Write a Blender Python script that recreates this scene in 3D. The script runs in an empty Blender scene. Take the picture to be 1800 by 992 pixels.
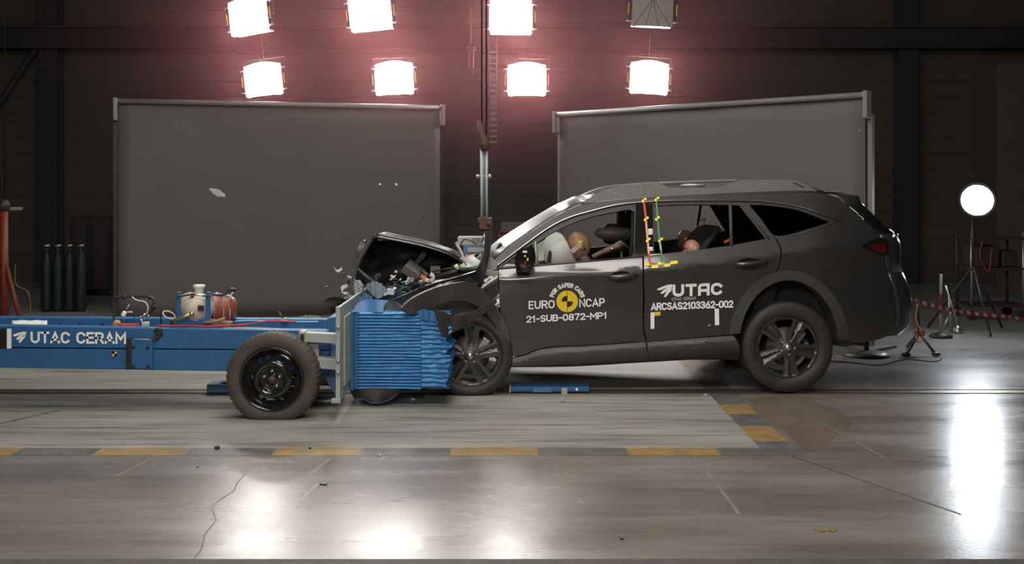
import bpy, bmesh, math, random
from mathutils import Vector, Matrix, Quaternion
from mathutils.geometry import delaunay_2d_cdt

C = bpy.context.scene.collection
random.seed(7)
PI = math.pi

# ------------------------------------------------------------------ camera
F, HZ, CX, HC, D0 = 1980.0, 327.0, 900.0, 1.67, 9.0      # focal (px of 1800), horizon, centre, camera height, distance to the car flank
sc = bpy.context.scene
cd = bpy.data.cameras.new('camera')
cam = bpy.data.objects.new('camera', cd)
C.objects.link(cam)
cam.location = (0, -D0, HC)
cam.rotation_euler = (PI / 2, 0, 0)
cd.sensor_fit = 'HORIZONTAL'
cd.sensor_width = 36
cd.lens = 36 * F / 1800
cd.shift_y = -(496 - HZ) / 1800
cd.clip_end = 200
sc.camera = cam

# ------------------------------------------------------------------ world, big lights, exposure
sc.view_settings.view_transform = 'Standard'
sc.view_settings.look = 'None'
sc.view_settings.exposure = 0.0
sc.view_settings.gamma = 1.0
sc.view_settings.use_curve_mapping = False
w = bpy.data.worlds.new('world')
sc.world = w
w.use_nodes = True
w.node_tree.nodes['Background'].inputs[0].default_value = (0.5, 0.45, 0.45, 1)
w.node_tree.nodes['Background'].inputs[1].default_value = 0.01

LAMP_POWER = 75.0        # radiance of the lit floodlights
ROUND_POWER = 115.0


def area(name, loc, target, size, energy, color=(1, 0.93, 0.86), sy=None, spread=None):
    l = bpy.data.lights.new(name, 'AREA')
    l.energy = energy
    l.size = size
    l.color = color
    if sy:
        l.shape = 'RECTANGLE'
        l.size_y = sy
    if spread:
        l.spread = spread
    o = bpy.data.objects.new(name, l)
    C.objects.link(o)
    o.location = loc
    o.rotation_euler = (Vector(target) - Vector(loc)).to_track_quat('-Z', 'Y').to_euler()
    return o


area('hall_light_overhead', (-0.6, -1.0, 6.6), (-0.4, -0.9, 0), 4.6, 290, (1, 0.95, 0.89), 2.2)
area('hall_light_front', (-0.6, -5.4, 5.3), (0.0, 0, 0.7), 4.4, 200, (1, 0.93, 0.86), 0.9)
area('hall_light_camera_side', (-0.8, -9.8, 3.6), (0.0, 0, 0.7), 2.0, 175, (1, 0.95, 0.90), 0.8)
area('fill_light_behind_car', (1.0, 3.5, 0.75), (0.9, 1.2, 0.0), 2.0, 15, (1, 0.93, 0.85), 0.16)  # unseen fill light, added to brighten the floor under the car

# ------------------------------------------------------------------ helpers


def U(px, py, d):
    """a point of the photograph at distance d from the camera, in metres"""
    return Vector(((px - CX) * d / F, d - D0, HC - (py - HZ) * d / F))


def FL(px, py):
    """floor point seen at px, py"""
    return U(px, py, F * HC / (py - HZ))


def lerp_tab(tab, x):
    if x <= tab[0][0]:
        return tab[0][1]
    for (a, b), (c, d) in zip(tab, tab[1:]):
        if x <= c:
            return b + (d - b) * (x - a) / (c - a)
    return tab[-1][1]


def smooth_tab(tab, x):
    n = len(tab)
    if x <= tab[0][0]:
        return tab[0][1]
    if x >= tab[-1][0]:
        return tab[-1][1]
    s = [(tab[i + 1][1] - tab[i][1]) / (tab[i + 1][0] - tab[i][0]) for i in range(n - 1)]
    def m(i):
        if i == 0:
            return s[0]
        if i == n - 1:
            return s[-1]
        if s[i - 1] * s[i] <= 0:
            return 0.0
        return 2 * s[i - 1] * s[i] / (s[i - 1] + s[i])
    for i in range(n - 1):
        x0, y0 = tab[i]
        x1, y1 = tab[i + 1]
        if x <= x1:
            h = x1 - x0
            t = (x - x0) / h
            return (y0 * (2 * t**3 - 3 * t * t + 1) + m(i) * h * (t**3 - 2 * t * t + t)
                    + y1 * (3 * t * t - 2 * t**3) + m(i + 1) * h * (t**3 - t * t))


def catmull(pts, seg=6, closed=False):
    pts = [Vector(p) for p in pts]
    n = len(pts)
    out = []
    rng = range(n if closed else n - 1)
    for i in rng:
        if closed:
            p0, p1, p2, p3 = pts[(i - 1) % n], pts[i], pts[(i + 1) % n], pts[(i + 2) % n]
        else:
            p0, p1, p2, p3 = pts[max(i - 1, 0)], pts[i], pts[i + 1], pts[min(i + 2, n - 1)]
        for k in range(seg):
            t = k / seg
            out.append(0.5 * ((2 * p1) + (p2 - p0) * t + (2 * p0 - 5 * p1 + 4 * p2 - p3) * t * t
                              + (3 * p1 - p0 - 3 * p2 + p3) * t**3))
    if not closed:
        out.append(pts[-1])
    return out


# ---- materials
MATS = {}


def mat(name, col, rough=0.5, metal=0.0, coat=0.0, spec=0.5, emit=None, strength=0.0, alpha=None, trans=0.0,
        noise=None, bump=0.0, bscale=40.0, coat_rough=0.05):
    if name in MATS:
        return MATS[name]
    m = bpy.data.materials.new(name)
    m.use_nodes = True
    nt = m.node_tree
    b = nt.nodes['Principled BSDF']
    b.inputs['Base Color'].default_value = (*col, 1)
    b.inputs['Roughness'].default_value = rough
    b.inputs['Metallic'].default_value = metal
    b.inputs['Coat Weight'].default_value = coat
    b.inputs['Coat Roughness'].default_value = coat_rough
    b.inputs['Specular IOR Level'].default_value = spec
    b.inputs['Transmission Weight'].default_value = trans
    if alpha is not None:
        b.inputs['Alpha'].default_value = alpha
    if emit:
        b.inputs['Emission Color'].default_value = (*emit, 1)
        b.inputs['Emission Strength'].default_value = strength
    if noise or bump:
        tc = nt.nodes.new('ShaderNodeTexCoord')
        nz = nt.nodes.new('ShaderNodeTexNoise')
        nz.inputs['Scale'].default_value = noise[1] if noise else bscale
        nz.inputs['Detail'].default_value = 6
        nt.links.new(tc.outputs['Object'], nz.inputs['Vector'])
        if noise:
            mx = nt.nodes.new('ShaderNodeMix')
            mx.data_type = 'RGBA'
            mx.inputs[6].default_value = (*col, 1)
            mx.inputs[7].default_value = (*noise[0], 1)
            rp = nt.nodes.new('ShaderNodeMapRange')
            rp.inputs[1].default_value = 0.38
            rp.inputs[2].default_value = 0.66
            nt.links.new(nz.outputs[0], rp.inputs[0])
            nt.links.new(rp.outputs[0], mx.inputs[0])
            nt.links.new(mx.outputs[2], b.inputs['Base Color'])
        if bump:
            bp = nt.nodes.new('ShaderNodeBump')
            bp.inputs['Strength'].default_value = bump
            bp.inputs['Distance'].default_value = 0.01
            nt.links.new(nz.outputs[0], bp.inputs['Height'])
            nt.links.new(bp.outputs[0], b.inputs['Normal'])
    MATS[name] = m
    return m


PAINT = mat('graphite_paint', (0.046, 0.044, 0.043), 0.40, 0.45, 0.8, noise=((0.051, 0.049, 0.048), 6), coat_rough=0.10)
BLACKPL = mat('black_plastic', (0.022, 0.021, 0.020), 0.5, noise=((0.03, 0.028, 0.027), 30))
GLOSSBLK = mat('gloss_black', (0.010, 0.010, 0.010), 0.12, coat=0.4)
CHROME = mat('bright_trim', (0.55, 0.55, 0.56), 0.18, 1.0)
CLAD = mat('cladding_plastic', (0.052, 0.049, 0.046), 0.5, noise=((0.06, 0.057, 0.053), 20))
RAIL_G = mat('grey_rail', (0.16, 0.155, 0.145), 0.5, noise=((0.18, 0.175, 0.165), 15))
RUBBER = mat('tyre_rubber', (0.026, 0.024, 0.023), 0.6, noise=((0.036, 0.033, 0.031), 12))
RUBBER2 = mat('dusty_tyre_rubber', (0.060, 0.047, 0.037), 0.7, noise=((0.075, 0.06, 0.048), 9))
ALLOY = mat('dark_alloy', (0.10, 0.097, 0.093), 0.36, 0.7)
STEEL = mat('bare_steel', (0.45, 0.44, 0.42), 0.35, 0.9)
RIMBLK = mat('black_steel_rim', (0.012, 0.012, 0.012), 0.15, coat=0.6)
BLUE = mat('trolley_blue_paint', (0.022, 0.110, 0.265), 0.5, noise=((0.028, 0.125, 0.29), 5))
BLUE_D = mat('worn_blue_paint', (0.06, 0.16, 0.32), 0.55, noise=((0.10, 0.18, 0.28), 18))
HONEY = mat('blue_aluminium', (0.045, 0.19, 0.43), 0.40, 0.25, noise=((0.06, 0.235, 0.50), 14))
GREYPL = mat('grey_green_steel', (0.33, 0.36, 0.33), 0.55, noise=((0.39, 0.42, 0.38), 8))
WHITE = mat('white_vinyl', (0.93, 0.93, 0.90), 0.6, noise=((0.88, 0.88, 0.85), 30))
YELLOW = mat('yellow_vinyl', (0.85, 0.58, 0.02), 0.55, noise=((0.80, 0.54, 0.02), 30))
MYEL = mat('marker_yellow', (0.85, 0.78, 0.05), 0.5, noise=((0.8, 0.72, 0.05), 30))
BLACKV = mat('black_vinyl', (0.01, 0.01, 0.01), 0.5, noise=((0.014, 0.014, 0.014), 30))
GREYTXT = mat('grey_lettering', (0.16, 0.15, 0.14), 0.4, noise=((0.18, 0.17, 0.16), 30))
DIMTXT = mat('dim_lettering', (0.42, 0.40, 0.37), 0.5, noise=((0.46, 0.44, 0.4), 30))
REDTAPE = mat('red_tape', (0.62, 0.045, 0.03), 0.5, noise=((0.55, 0.04, 0.03), 30))
PINKTAPE = mat('pale_red_tape', (0.80, 0.36, 0.27), 0.5, noise=((0.7, 0.3, 0.24), 30))
GRNTAPE = mat('green_tape', (0.03, 0.22, 0.05), 0.5, noise=((0.04, 0.27, 0.06), 30))
AIRBAG = mat('airbag_fabric', (0.88, 0.87, 0.83), 0.8, bump=0.3, bscale=90)
SKIN = mat('dummy_vinyl', (0.36, 0.19, 0.11), 0.42, noise=((0.42, 0.23, 0.14), 9))
SKIN2 = mat('dummy_dark_vinyl', (0.26, 0.13, 0.06), 0.3, noise=((0.31, 0.16, 0.08), 9))
SKIN3 = mat('child_dummy_vinyl', (0.55, 0.30, 0.20), 0.35, noise=((0.6, 0.33, 0.23), 9))
SEAT = mat('seat_fabric', (0.03, 0.028, 0.027), 0.8, bump=0.2, bscale=120)
LINER = mat('headliner_fabric', (0.16, 0.115, 0.08), 0.9, noise=((0.19, 0.14, 0.1), 60))
CREAM = mat('cream_enamel', (0.60, 0.54, 0.43), 0.42, noise=((0.52, 0.46, 0.36), 8))
COPPER = mat('copper_red_enamel', (0.24, 0.055, 0.032), 0.35, noise=((0.29, 0.075, 0.045), 8))
PAPER = mat('white_paper', (0.75, 0.74, 0.73), 0.85, bump=0.4, bscale=25)
SCREEN = mat('grey_screen_fabric', (0.116, 0.108, 0.102), 0.85, noise=((0.122, 0.113, 0.107), 3))
SCREENBAR = mat('screen_roller', (0.22, 0.20, 0.19), 0.5, noise=((0.2, 0.18, 0.17), 12))
DARKM = mat('dark_metal', (0.03, 0.028, 0.027), 0.5, 0.4, noise=((0.04, 0.037, 0.035), 20))
CLUT = mat('engine_grey', (0.10, 0.098, 0.092), 0.45, 0.3, noise=((0.16, 0.15, 0.14), 40))
LIGHTPL = mat('pale_plastic', (0.5, 0.49, 0.46), 0.5, noise=((0.6, 0.59, 0.55), 40))
ORANGE = mat('orange_cable', (0.6, 0.16, 0.04), 0.5, noise=((0.65, 0.19, 0.05), 30))
HEADG = mat('headlamp_plastic', (0.22, 0.25, 0.29), 0.15, coat=0.6, noise=((0.32, 0.35, 0.38), 30))
RUST = mat('rust_brown', (0.085, 0.042, 0.028), 0.7, noise=((0.12, 0.06, 0.038), 25))
POLEM = mat('pale_pole', (0.50, 0.47, 0.40), 0.45, noise=((0.44, 0.42, 0.36), 10))
TEAL = mat('teal_enamel', (0.006, 0.013, 0.014), 0.6, noise=((0.008, 0.018, 0.019), 10))
ORED = mat('orange_red_enamel', (0.16, 0.022, 0.008), 0.5, noise=((0.13, 0.018, 0.007), 10))
TAIL = mat('red_lens', (0.14, 0.006, 0.006), 0.2, coat=0.5, noise=((0.12, 0.005, 0.005), 20))
GREYF = mat('grey_mesh_cloth', (0.035, 0.033, 0.032), 0.5, 0.2, noise=((0.15, 0.14, 0.135), 7))
CARD = mat('cabinet_grey', (0.40, 0.385, 0.36), 0.6, noise=((0.36, 0.345, 0.32), 10))


def glass_mat(name, tint, opacity, rough=0.02):
    m = bpy.data.materials.new(name)
    m.use_nodes = True
    nt = m.node_tree
    nt.nodes.remove(nt.nodes['Principled BSDF'])
    out = nt.nodes['Material Output']
    tr = nt.nodes.new('ShaderNodeBsdfTransparent')
    tr.inputs[0].default_value = (*tint, 1)
    gl = nt.nodes.new('ShaderNodeBsdfGlossy')
    gl.inputs['Roughness'].default_value = rough
    fr = nt.nodes.new('ShaderNodeFresnel')
    fr.inputs[0].default_value = 1.3
    mr = nt.nodes.new('ShaderNodeMath')
    mr.operation = 'ADD'
    mr.inputs[1].default_value = opacity
    mx = nt.nodes.new('ShaderNodeMixShader')
    nt.links.new(fr.outputs[0], mr.inputs[0])
    nt.links.new(mr.outputs[0], mx.inputs[0])
    nt.links.new(tr.outputs[0], mx.inputs[1])
    nt.links.new(gl.outputs[0], mx.inputs[2])
    nt.links.new(mx.outputs[0], out.inputs[0])
    return m


GLASS = glass_mat('clear_glass', (0.86, 0.90, 0.87), 0.0)
TINTED = glass_mat('tinted_glass', (0.10, 0.10, 0.10), 0.0)
SHIELD = glass_mat('windscreen_glass', (0.86, 0.92, 0.87), 0.05, 0.30)


# ---- objects
def tag(o, label, cat, group=None):
    o['label'] = label
    o['category'] = cat
    if group:
        o['group'] = group
    return o


def thing(name, label, cat, loc=(0, 0, 0), rotz=0.0, group=None):
    o = bpy.data.objects.new(name, None)
    o.empty_display_size = 0.1
    C.objects.link(o)
    o.location = loc
    o.rotation_euler = (0, 0, rotz)
    return tag(o, label, cat, group)


def link(name, me, parent=None, local=False):
    o = bpy.data.objects.new(name, me)
    C.objects.link(o)
    if parent is not None:
        o.parent = parent
        if not local and parent.type == 'EMPTY':
            o.location = -Vector(parent.location)      # mesh is written in world coordinates
    return o


def struct(o):
    o['kind'] = 'structure'
    return o


def copy_tree(o, parent=None):
    c = o.copy()
    C.objects.link(c)
    if parent is not None:
        c.parent = parent
    for ch in list(o.children):
        copy_tree(ch, c)
    return c


class MB:
    def __init__(s):
        s.v, s.f, s.m, s.sm = [], [], [], []

    def add(s, vs, fs, mi=0, smooth=False):
        b = len(s.v)
        s.v += [Vector(v) for v in vs]
        for f in fs:
            s.f.append([b + i for i in f])
            s.m.append(mi)
            s.sm.append(smooth)
        return s

    def box(s, c, size, rot=None, mi=0):
        hx, hy, hz = size[0] / 2, size[1] / 2, size[2] / 2
        vs = [Vector((x, y, z)) for x in (-hx, hx) for y in (-hy, hy) for z in (-hz, hz)]
        if rot is not None:
            R = rot if isinstance(rot, Matrix) else (Matrix.Rotation(rot[2], 3, 'Z') @ Matrix.Rotation(rot[1], 3, 'Y') @ Matrix.Rotation(rot[0], 3, 'X'))
            vs = [R @ v for v in vs]
        c = Vector(c)
        return s.add([v + c for v in vs], [(0, 1, 3, 2), (4, 6, 7, 5), (0, 4, 5, 1), (2, 3, 7, 6), (0, 2, 6, 4), (1, 5, 7, 3)], mi)

    def bx(s, x0, x1, y0, y1, z0, z1, mi=0):
        return s.box(((x0 + x1) / 2, (y0 + y1) / 2, (z0 + z1) / 2), (x1 - x0, y1 - y0, z1 - z0), None, mi)

    def tube(s, path, r, n=8, mi=0, cap=True, smooth=True, mis=None):
        path = [Vector(p) for p in path]
        rs = r if isinstance(r, (list, tuple)) else [r] * len(path)
        k = len(path)
        t0 = (path[1] - path[0]).normalized()
        ref = Vector((0, 0, 1)) if abs(t0.z) < 0.9 else Vector((1, 0, 0))
        nx = t0.cross(ref).normalized()
        vs = []
        for i, p in enumerate(path):
            t = (path[min(i + 1, k - 1)] - path[max(i - 1, 0)]).normalized()
            nx = (nx - t * nx.dot(t)).normalized()
            ny = t.cross(nx)
            for j in range(n):
                a = 2 * PI * j / n
                vs.append(p + (nx * math.cos(a) + ny * math.sin(a)) * rs[i])
        b = len(s.v)
        s.v += vs
        for i in range(k - 1):
            for j in range(n):
                s.f.append([b + i * n + j, b + i * n + (j + 1) % n, b + (i + 1) * n + (j + 1) % n, b + (i + 1) * n + j])
                s.m.append(mis[i] if mis else mi)
                s.sm.append(smooth)
        if cap:
            s.f.append([b + j for j in range(n)][::-1]); s.m.append(mis[0] if mis else mi); s.sm.append(False)
            s.f.append([b + (k - 1) * n + j for j in range(n)]); s.m.append(mis[-1] if mis else mi); s.sm.append(False)
        return s

    def lathe(s, prof, c, n=48, axis='Y', mi=0, smooth=True, mod=None, close=False):
        """prof = [(radius, along axis)]"""
        c = Vector(c)
        vs = []
        for i, (r, h) in enumerate(prof):
            for j in range(n):
                a = 2 * PI * j / n
                rr = r + (mod(i, j) if mod else 0)
                if axis == 'Y':
                    vs.append(c + Vector((rr * math.cos(a), h, rr * math.sin(a))))
                elif axis == 'Z':
                    vs.append(c + Vector((rr * math.cos(a), rr * math.sin(a), h)))
                else:
                    vs.append(c + Vector((h, rr * math.cos(a), rr * math.sin(a))))
        fs = []
        k = len(prof)
        for i in range(k if close else k - 1):
            i2 = (i + 1) % k
            for j in range(n):
                fs.append((i * n + j, i * n + (j + 1) % n, i2 * n + (j + 1) % n, i2 * n + j))
        s.add(vs, fs, mi, smooth)
        if not close:
            b = len(s.v) - len(vs)
            for i in (0, k - 1):
                if prof[i][0] > 1e-4:
                    s.f.append([b + i * n + j for j in range(n)]); s.m.append(mi); s.sm.append(False)
        return s

    def ball(s, c, r, nu=20, nv=12, mi=0, fn=None):
        c = Vector(c)
        r = r if isinstance(r, (list, tuple)) else (r, r, r)
        vs, fs = [], []
        for i in range(nv + 1):
            th = PI * i / nv
            for j in range(nu):
                a = 2 * PI * j / nu
                u = Vector((math.sin(th) * math.cos(a), math.sin(th) * math.sin(a), math.cos(th)))
                v = Vector((u.x * r[0], u.y * r[1], u.z * r[2]))
                if fn:
                    v = fn(u, v)
                vs.append(c + v)
        for i in range(nv):
            for j in range(nu):
                fs.append((i * nu + j, i * nu + (j + 1) % nu, (i + 1) * nu + (j + 1) % nu, (i + 1) * nu + j))
        return s.add(vs, fs, mi, True)

    def prism(s, poly, ax, h0, h1, mi=0):
        """poly in the two other axes, extruded along ax"""
        def P(a, b, h):
            return Vector((a, h, b)) if ax == 'Y' else (Vector((a, b, h)) if ax == 'Z' else Vector((h, a, b)))
        n = len(poly)
        vs = [P(a, b, h0) for a, b in poly] + [P(a, b, h1) for a, b in poly]
        return s.add(vs, [list(range(n))[::-1], [n + i for i in range(n)]] + [(i, (i + 1) % n, n + (i + 1) % n, n + i) for i in range(n)], mi)

    def grid(s, rows, mi=0, smooth=True, closed_u=False, thick=0.0):
        n = len(rows[0])
        vs = [v for r in rows for v in r]
        fs = []
        for i in range(len(rows) - 1):
            for j in range(n if closed_u else n - 1):
                fs.append((i * n + j, i * n + (j + 1) % n, (i + 1) * n + (j + 1) % n, (i + 1) * n + j))
        return s.add(vs, fs, mi, smooth)

    def build(s, name, mats, parent=None, bevel=0.0, local=False, solid=0.0, subsurf=0, merge=True):
        me = bpy.data.meshes.new(name)
        me.from_pydata([tuple(v) for v in s.v], [], s.f)
        for m in (mats if isinstance(mats, (list, tuple)) else [mats]):
            me.materials.append(m)
        me.polygons.foreach_set('material_index', s.m)
        me.polygons.foreach_set('use_smooth', s.sm)
        me.update()
        bm = bmesh.new()
        bm.from_mesh(me)
        if merge:
            bmesh.ops.remove_doubles(bm, verts=bm.verts, dist=1e-5)
        bmesh.ops.recalc_face_normals(bm, faces=bm.faces)
        bm.to_mesh(me)
        bm.free()
        o = link(name, me, parent, local)
        if solid:
            k = o.modifiers.new('solid', 'SOLIDIFY')
            k.thickness = solid
            k.offset = 0
        if bevel:
            k = o.modifiers.new('bevel', 'BEVEL')
            k.width = bevel
            k.segments = 2
            k.limit_method = 'ANGLE'
            k.angle_limit = math.radians(40)
        if subsurf:
            k = o.modifiers.new('sub', 'SUBSURF')
            k.levels = k.render_levels = subsurf
        return o


def inside(p, poly):
    x, y = p[0], p[1]
    c = False
    n = len(poly)
    for i in range(n):
        x0, y0 = poly[i][0], poly[i][1]
        x1, y1 = poly[(i + 1) % n][0], poly[(i + 1) % n][1]
        if (y0 > y) != (y1 > y) and x < (x1 - x0) * (y - y0) / (y1 - y0) + x0:
            c = not c
    return c


def dens(poly, step, rnd=True):
    """rounded, evenly spaced outline: corners sharper than 50 degrees stay"""
    n = len(poly)
    P = [Vector((p[0], p[1])) for p in poly]
    def tang(i):
        a, b, c = P[i - 1], P[i], P[(i + 1) % n]
        u, v = (b - a), (c - b)
        if u.length < 1e-9 or v.length < 1e-9 or u.angle(v) > math.radians(50):
            return None
        return (u.normalized() + v.normalized()).normalized()
    out = []
    for i in range(n):
        a, b = P[i], P[(i + 1) % n]
        L = (b - a).length
        k = max(1, int(math.ceil(L / step)))
        ta, tb = (tang(i), tang((i + 1) % n)) if rnd else (None, None)
        d = (b - a).normalized() if L > 0 else Vector((1, 0))
        ta = (ta or d) * L
        tb = (tb or d) * L
        for j in range(k):
            t = j / k
            out.append(a * (2 * t**3 - 3 * t * t + 1) + ta * (t**3 - 2 * t * t + t) + b * (3 * t * t - 2 * t**3) + tb * (t**3 - t * t))
    return out


def panel(name, outline, mapf, m, parent=None, holes=(), step=10.0, t=0.015, mirror=None, out=None, rnd=True, local=False, bm_out=None):
    """sheet of thickness t over an outline drawn in (u, v), laid on the surface mapf(u, v); analytic normals"""
    o1 = dens(outline, step, rnd)
    hs = [dens(h, step, rnd) for h in holes]
    loops = [o1] + hs
    pts, edges = [], []
    for lp in loops:
        b = len(pts)
        pts += [Vector((p.x, p.y)) for p in lp]
        edges += [(b + i, b + (i + 1) % len(lp)) for i in range(len(lp))]
    nb = len(pts)
    x0, x1 = min(p.x for p in o1), max(p.x for p in o1)
    y0, y1 = min(p.y for p in o1), max(p.y for p in o1)
    border = list(pts)
    j = 0
    y = y0 + step * 0.5
    lim = (0.55 * step) ** 2
    while y < y1:
        x = x0 + step * (0.5 if j % 2 else 0.0)
        while x < x1:
            p = Vector((x, y))
            if inside(p, o1) and not any(inside(p, h) for h in hs) and all((p - q).length_squared > lim for q in border):
                pts.append(p)
            x += step
        y += step * 0.87
        j += 1
    r = delaunay_2d_cdt(pts, edges, [], 0, 1e-6)
    V, T = r[0], r[2]
    tris = []
    for f in T:
        c = (V[f[0]] + V[f[1]] + V[f[2]]) / 3
        if inside(c, o1) and not any(inside(c, h) for h in hs):
            a = (V[f[1]] - V[f[0]]).cross(V[f[2]] - V[f[0]])
            tris.append(f if a > 0 else f[::-1])
    e = step * 0.05
    cen = out if out is not None else Vector((0, -D0, HC))
    W, N = [], []
    for p in V:
        q = mapf(p.x, p.y)
        n = (mapf(p.x + e, p.y) - mapf(p.x - e, p.y)).cross(mapf(p.x, p.y + e) - mapf(p.x, p.y - e))
        n = n.normalized() if n.length > 1e-12 else Vector((0, -1, 0))
        if n.dot(cen - q) < 0:
            n = -n
        W.append(q)
        N.append(n)
    if mirror is not None:
        W = [Vector((p.x, 2 * mirror - p.y, p.z)) for p in W]
        N = [Vector((n.x, -n.y, n.z)) for n in N]
    k = len(W)
    verts = list(W) + [p - n * t for p, n in zip(W, N)]
    norms = list(N) + [-n for n in N]
    faces = []
    for f in tris:
        g = (W[f[1]] - W[f[0]]).cross(W[f[2]] - W[f[0]])
        f = f if g.dot(N[f[0]]) > 0 else f[::-1]
        faces.append(list(f))
        faces.append([k + i for i in f[::-1]])
    cnt = {}
    for f in tris:
        for a, b in ((f[0], f[1]), (f[1], f[2]), (f[2], f[0])):
            cnt[(a, b)] = 1
    for (a, b) in list(cnt):
        if (b, a) not in cnt:
            B = len(verts)
            quad = [W[a], W[b], W[b] - N[b] * t, W[a] - N[a] * t]
            fn = (quad[1] - quad[0]).cross(quad[3] - quad[0]).normalized()
            # outward = away from the triangle side
            verts += quad
            norms += [fn] * 4
            faces.append([B, B + 1, B + 2, B + 3])
    me = bpy.data.meshes.new(name)
    me.from_pydata([tuple(v) for v in verts], [], faces)
    me.materials.append(m)
    me.polygons.foreach_set('use_smooth', [True] * len(me.polygons))
    me.update()
    # orient rim faces' normals consistently with their vertex normals
    me.normals_split_custom_set_from_vertices([tuple(n) for n in norms])
    return link(name, me, parent, local)


# ---- a plain monoline signwriter's alphabet for the vinyl lettering


def _arc(cx, cy, rx, ry, a0, a1, n=9):
    return [(cx + rx * math.cos(math.radians(a0 + (a1 - a0) * i / n)), cy + ry * math.sin(math.radians(a0 + (a1 - a0) * i / n))) for i in range(n + 1)]


_O = _arc(.5, .66, .5, .34, 0, 180) + _arc(.5, .34, .5, .34, 180, 360) + [(1, .66)]
GLYPHS = {
    'U': (.95, [[(0, 1), (0, .36)] + _arc(.5, .34, .5, .34, 180, 360) + [(1, 1)]]),
    'T': (.9, [[(0, 1), (1, 1)], [(.5, 1), (.5, 0)]]),
    'A': (1.05, [[(0, 0), (.5, 1), (1, 0)], [(.17, .28), (.83, .28)]]),
    'a': (.95, [[(0, 0), (0, .7)] + _arc(.34, .7, .34, .3, 180, 90, 5) + [(1, 1), (1, 0)], [(0, .40), (1, .40)]]),
    'C': (.95, [[(.97, .80)] + _arc(.5, .66, .5, .34, 30, 180) + _arc(.5, .34, .5, .34, 180, 330)]),
    'E': (.78, [[(1, 1), (0, 1), (0, 0), (1, 0)], [(0, .52), (.88, .52)]]),
    'F': (.74, [[(1, 1), (0, 1), (0, 0)], [(0, .5), (.88, .5)]]),
    'R': (.9, [[(0, 0), (0, 1), (.6, 1)] + _arc(.62, .74, .38, .26, 90, -90) + [(0, .48)], [(.5, .48), (1, 0)]]),
    'P': (.88, [[(0, 0), (0, 1), (.6, 1)] + _arc(.62, .72, .38, .28, 90, -90) + [(0, .44)]]),
    'B': (.9, [[(0, .52), (.58, .52)] + _arc(.6, .76, .36, .24, -90, 90) + [(0, 1), (0, 0), (.6, 0)] + _arc(.62, .26, .38, .26, -90, 90) + [(0, .52)]]),
    'M': (1.15, [[(0, 0), (0, 1), (.5, .36), (1, 1), (1, 0)]]),
    'N': (.98, [[(0, 0), (0, 1), (1, 0), (1, 1)]]),
    'O': (1.0, [_O]),
    'S': (.86, [_arc(.5, .755, .48, .245, 28, 200, 8) + _arc(.5, .755, .48, .245, 200, 270, 4)[1:-1] + _arc(.5, .255, .5, .255, 90, -152, 11)]),
    'K': (.9, [[(0, 0), (0, 1)], [(1, 1), (0, .45)], [(.35, .62), (1, 0)]]),
    '0': (.85, [_O]),
    '1': (.5, [[(0, .74), (.65, 1), (.65, 0)]]),
    '2': (.85, [_arc(.5, .71, .47, .29, 165, -25, 9) + [(0, 0), (1, 0)]]),
    '3': (.85, [_arc(.48, .76, .44, .24, 155, -90, 9) + _arc(.48, .26, .5, .26, 90, -155, 9)]),
    '6': (.86, [[(.72, 1), (.06, .48)] + _arc(.5, .31, .5, .31, 160, 520, 18)]),
    '7': (.82, [[(0, 1), (1, 1), (.36, 0)]]),
    '8': (.86, [_arc(.5, .76, .43, .24, -90, 270, 16), _arc(.5, .26, .5, .26, 90, 450, 16)]),
    '-': (.5, [[(0, .46), (1, .46)]]),
    ' ': (.35, []),
}


def signtext(s, x0, b0, x1, b1, cap, mapf, m, parent, off=0.004, wt=0.15, gap=0.30, arcm=None):
    """lettering s between x0 and x1 on a baseline from b0 to b1; cap = height, wt = stroke width / height"""
    th = cap * wt
    adv = [GLYPHS[c][0] * 0.66 for c in s]
    W = sum(adv) + gap * (len(s) - 1)
    kx = (x1 - x0 - th) / W
    mb = MB()
    k = 0

    def put(poly):
        vs = []
        for X, Y in poly:
            u = (X - x0) / (x1 - x0)
            if arcm:
                vs.append(arcm(u, Y))
            else:
                vs.append(mapf(X, b0 + (b1 - b0) * u - Y) + Vector((0, -off, 0)))
        mb.add(vs, [list(range(len(vs)))])
    cx = x0 + th / 2
    for c, a in zip(s, adv):
        for st in GLYPHS[c][1]:
            P = [Vector((cx + p[0] * a * kx, th / 2 + p[1] * (cap - th))) for p in st]
            P = [p for i, p in enumerate(P) if i == 0 or (p - P[i - 1]).length > 1e-3 * cap]
            n = len(P)
            closed = (P[0] - P[-1]).length < 1e-3 * cap
            L, Rr = [], []
            for i in range(n):
                d0 = (P[i] - P[i - 1]) if i else ((P[0] - P[-2]) if closed else (P[1] - P[0]))
                d1 = (P[i + 1] - P[i]) if i < n - 1 else ((P[1] - P[0]) if closed else (P[-1] - P[-2]))
                d0, d1 = d0.normalized(), d1.normalized()
                n0, n1 = Vector((-d0.y, d0.x)), Vector((-d1.y, d1.x))
                b = (n0 + n1)
                b = n0 if b.length < 1e-3 else b.normalized()
                q = th / 2 / max(0.45, b.dot(n0))
                e = Vector((0, 0))
                if not closed and i == 0:
                    e = -d1 * th / 2 * 0.98
                if not closed and i == n - 1:
                    e = d0 * th / 2 * 0.98
                L.append(P[i] + b * q + e)
                Rr.append(P[i] - b * q + e)
            for i in range(n - 1):
                put([(L[i].x, L[i].y), (L[i + 1].x, L[i + 1].y), (Rr[i + 1].x, Rr[i + 1].y), (Rr[i].x, Rr[i].y)])
        cx += (a + gap) * kx
    return mb.build('lettering', m, parent, merge=True)


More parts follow.
